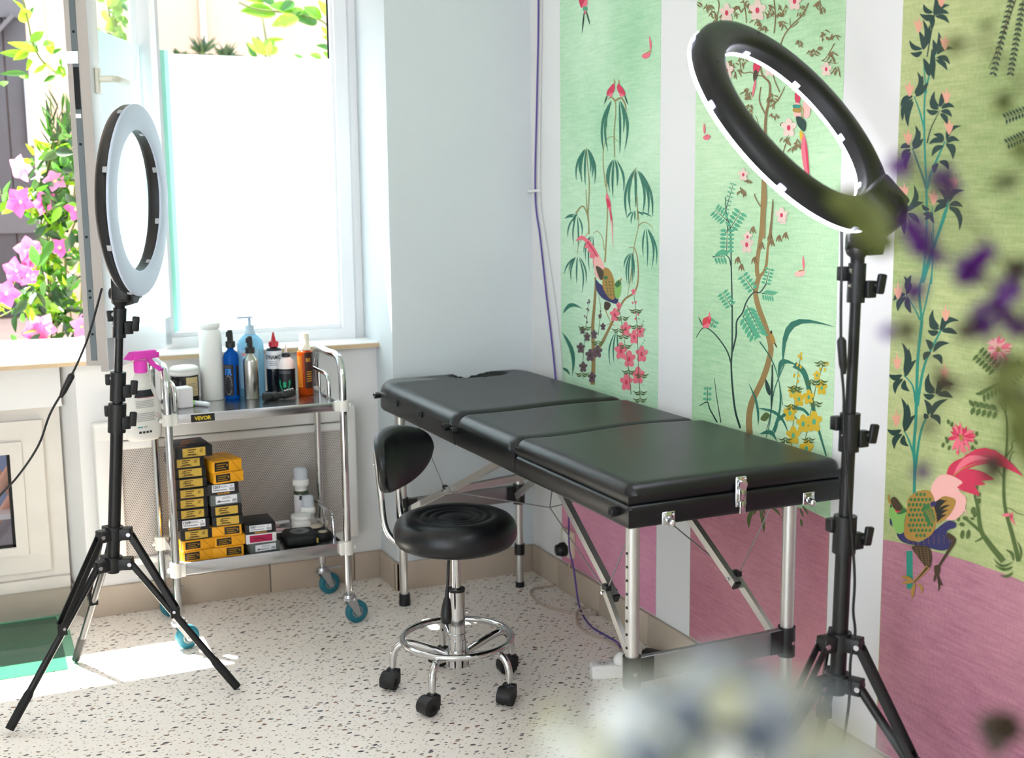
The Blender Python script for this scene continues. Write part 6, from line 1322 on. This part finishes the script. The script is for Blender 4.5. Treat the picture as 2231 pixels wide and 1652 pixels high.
# ------------------------------------------------------------------ flowers close to the camera, on a tall plant table
tb = thing('plant_table', 'tall round wooden plant table close to the camera', 'table', (.42, .38, 0))
MB().lathe([(0, .90), (.30, .90), (.31, .905), (.31, .925), (.305, .93), (0, .93)], n=40).build('tabletop', mat('walnut_top', (96, 66, 44), .45, noise=.2, nscale=20), tb)
MB().lathe([(.02, .03), (.024, .4), (.03, .9)], n=16).lathe([(.17, 0), (.17, .02), (.03, .05), (0, .05)], n=32).build('pedestal', mat('walnut_top', (96, 66, 44), .45), tb)
def vase(label, x, y, h, r, m): 
    o = thing('vase', label, 'vase', (x, y, .93)); MB().lathe([(0, 0), (r * .7, 0), (r, h * .3), (r * .95, h * .6), (r * .55, h * .9), (r * .62, h), (r * .55, h), (r * .5, h * .88), (r * .8, h * .55), (0, h * .1)], n=32).build('vase_body', m, o)
    return V((x, y, .93 + h))
c1 = at(1570, 1830, d=.36); m1 = vase('grey stoneware vase of pale blossoms close to the camera', c1.x, c1.y, .15, .05, mat('stoneware', (150, 148, 144), .6))
c2 = at(2480, 1900, d=.62); m2 = vase('dark glass vase of purple flower sprays close to the camera', c2.x, c2.y, .17, .05, mat('smoky_vase', (40, 44, 48), .2))
PALE = [leafmat('blossom_white', (226, 228, 222), .35), leafmat('blossom_lime', (212, 212, 176), .35), leafmat('blossom_blue', (110, 118, 140), .3), leafmat('blossom_grey', (196, 204, 212), .35)]
rnd = random.Random(4)
def floret(b, c, r, m, nrm):
    x, y, d = frame(nrm)
    for k in range(4):
        a = math.pi / 2 * k + rnd.uniform(0, .6); q = x * math.cos(a) + y * math.sin(a); leaf3(b, c, q + d * .25, d, r, r * .95, m, .1)
for i, (px_, py, dd, R0, n, w, lb) in enumerate(((1480, 1640, .34, .021, 60, (4, 3, .6, 3), 'blurred pale blossom head at the bottom left of the bouquet'), (1590, 1585, .33, .019, 54, (5, 1.5, .5, 4), 'blurred whitish blossom head highest in the bouquet'), (1700, 1640, .35, .021, 60, (3, 4, .8, 2), 'blurred lime and white blossom head right of the bouquet centre'), (1290, 1700, .34, .020, 50, (3, 5, .3, 2), 'blurred yellowish blossom head leftmost in the bouquet'), (1400, 1605, .34, .015, 40, (4, 4, .3, 3), 'blurred small cream blossom head at the upper left edge of the bouquet'), (1810, 1720, .36, .018, 44, (2, 4, .6, 3), 'blurred lime blossom head rightmost in the bouquet'))):
    c = at(px_, py, d=dd); o = thing('blossom_stem', lb, 'flower', m1, 0, 'pale blossoms in the stoneware vase'); OFf = V(m1)
    MB().tube(spl([V((0, 0, -.08)), V((0, 0, .0)) + (c - OFf) * .25, c - OFf - V((0, 0, R0 * .5))], 6), .0016, 6).build('stem', LV[4], o)
    b = MB()
    for k in range(n):
        d = rdir(rnd, .25); floret(b, c - OFf + d * R0 * rnd.uniform(.75, 1.05), rnd.uniform(.005, .0075), rnd.choices((0, 1, 2, 3), w)[0], d)
    b.build('flower_head', PALE, o)
for i, (px_, py, lb) in enumerate(((1492, 1560, 'blurred dark blue thistle at the upper left of the bouquet'), (1420, 1650, 'blurred dark blue thistle low at the left of the bouquet'), (1660, 1610, 'blurred dark blue thistle right of the bouquet centre'))):
    c = at(px_, py, d=.305); o = thing('thistle_stem', lb, 'flower', m1, 0, 'blue thistles in the stoneware vase'); OFf = V(m1)
    MB().tube(spl([V((.005, 0, -.08)), (c - OFf) * .4, c - OFf], 6), .0011, 6).build('stem', LV[4], o)
    b = MB()
    for k in range(60): d = rdir(rnd, .3); leaf3(b, c - OFf, d, rdir(rnd), .0068, .0016, 0, 0)
    b.ball(c - OFf, .0038, 0, 10); b.build('flower_head', leafmat('thistle_blue', (66, 80, 104), .2), o)
PUR = [leafmat('purple_petal', (84, 8, 112), .3), leafmat('violet_petal', (128, 84, 180), .4), leafmat('dry_brown', (66, 52, 36), .2), leafmat('dark_olive_leaf', (92, 100, 34), .4)]
sprays = (
 ('purple flower spray reaching left to the lit ring light, uppermost', [(2480, 1500), (2300, 800), (2120, 480), (1970, 357)], [(1962, 362, 15, 0), (2052, 398, 17, 0), (2075, 412, 12, 0), (1905, 500, 9, 2), (1984, 505, 17, 0), (2012, 540, 19, 0), (2040, 560, 13, 0)], [(1925, 560, 1845, 400, .34), (1905, 470, 1800, 430, .42), (1960, 540, 1870, 505, .4)]),
 ('purple flower spray in the middle of the right edge', [(2480, 1500), (2330, 900), (2200, 680), (2120, 560)], [(2118, 588, 18, 0), (2140, 556, 14, 0), (2175, 672, 18, 0), (2138, 708, 19, 0), (2200, 636, 16, 0), (2100, 726, 13, 2), (2113, 607, 14, 0), (2220, 712, 17, 0), (2215, 590, 16, 2)], [(2260, 780, 2150, 850, .3)]),
 ('purple flower spray drooping low at the right', [(2480, 1500), (2380, 1100), (2230, 860), (2060, 835)], [(2056, 838, 16, 2), (1993, 641, 15, 0), (1932, 722, 9, 1), (1972, 722, 12, 2), (2020, 932, 9, 2), (2206, 865, 22, 3), (2011, 1028, 11, 0), (2165, 1018, 16, 2), (2225, 940, 20, 3), (2190, 800, 17, 2)], [(2300, 1000, 2190, 860, .35), (2320, 1060, 2210, 960, .35)]),
  ('olive leaved spray rising up the right edge above the purple flowers', [(2480, 1500), (2420, 700), (2300, 300), (2170, 120), (2079, 95)], [(2079, 100, 11, 3), (2150, 60, 8, 3), (2185, 225, 12, 3), (2192, 400, 14, 3), (2225, 330, 12, 3)], []),
 ('dark dried spray at the bottom right corner', [(2480, 1600), (2380, 1620), (2260, 1610), (2180, 1597)], [(2180, 1597, 22, 2), (2196, 1580, 16, 2), (2165, 1610, 14, 2)], []))
for lb, path, fl, lvs in sprays:
    o = thing('purple_flower_spray', lb, 'flower', m2, 0, 'purple sprays in the dark glass vase'); OFf = V(m2)
    D0 = .62
    st_b = MB(); P_ = [V((0, 0, -.1))] + [at(*q, d=D0) - OFf for q in path]; st_b.tube(spl(P_, 6), .0010, 6)
    for (x, y, r, m) in fl:
        c = at(x, y, d=D0 + rnd.uniform(-.03, .03)) - OFf; rr = r / FPX * D0 * 2.3
        near = min(spl(P_, 6), key=lambda q: (q - c).length); st_b.tube([near, (near + c) / 2 + V((0, 0, .003)), c], .0005, 5)
        b = MB()
        for k in range(46): d = rdir(rnd); leaf3(b, c + d * rr * rnd.uniform(.0, .7), rdir(rnd), d, rr * .75, rr * .6, m)
        b.build('floret_cluster', PUR, o)
    for (x0, y0, x1, y1, w) in lvs:
        b = MB()
        p0 = at(x0, y0, d=D0 - .03) - OFf; p1 = at(x1, y1, d=D0 - .03) - OFf; leaf3(b, p0, p1 - p0, V((-.4, -.8, .3)), (p1 - p0).length, (p1 - p0).length * w * 1.5, 3, .05); b.build('leaf', PUR, o)
    st_b.build('stem', mat('dry_stem', (74, 66, 40), .7), o)
# ------------------------------------------------------------------ light, sky, camera
def sun(d, strength, ang):
    l = D.lights.new('sun', 'SUN'); l.energy = strength; l.angle = R_(ang); l.color = (1., .965, .90)
    o = D.objects.new('sun', l); COL.objects.link(o); o.rotation_euler = V(d).to_track_quat('-Z', 'Y').to_euler(); o.location = (0, 8, 8)
sun((.30, -.36, -1.), 22.0, .6)
wd = D.worlds.new('sky'); SC.world = wd; wd.use_nodes = True
bg = wd.node_tree.nodes['Background']; bg.inputs[0].default_value = (.76, .88, 1., 1); bg.inputs[1].default_value = 2.4
cam = D.cameras.new('camera'); cam.sensor_width = 36.; cam.lens = FPX / 2231 * 36.; cam.clip_start = .05
cam.dof.use_dof = True; cam.dof.focus_distance = 3.3; cam.dof.aperture_fstop = 3.1; cam.dof.aperture_blades = 9
co = D.objects.new('camera', cam); COL.objects.link(co)
M = Matrix(((ROT[0][0], -ROT[0][1], -ROT[0][2], 0), (ROT[1][0], -ROT[1][1], -ROT[1][2], 0), (ROT[2][0], -ROT[2][1], -ROT[2][2], CAM_H), (0, 0, 0, 1)))
co.matrix_world = M
cam.shift_x = 0.; cam.shift_y = 0.
SC.camera = co
vs_ = SC.view_settings; vs_.view_transform = 'Standard'; vs_.look = 'None'; vs_.gamma = 1.; vs_.use_curve_mapping = False; vs_.exposure = .93
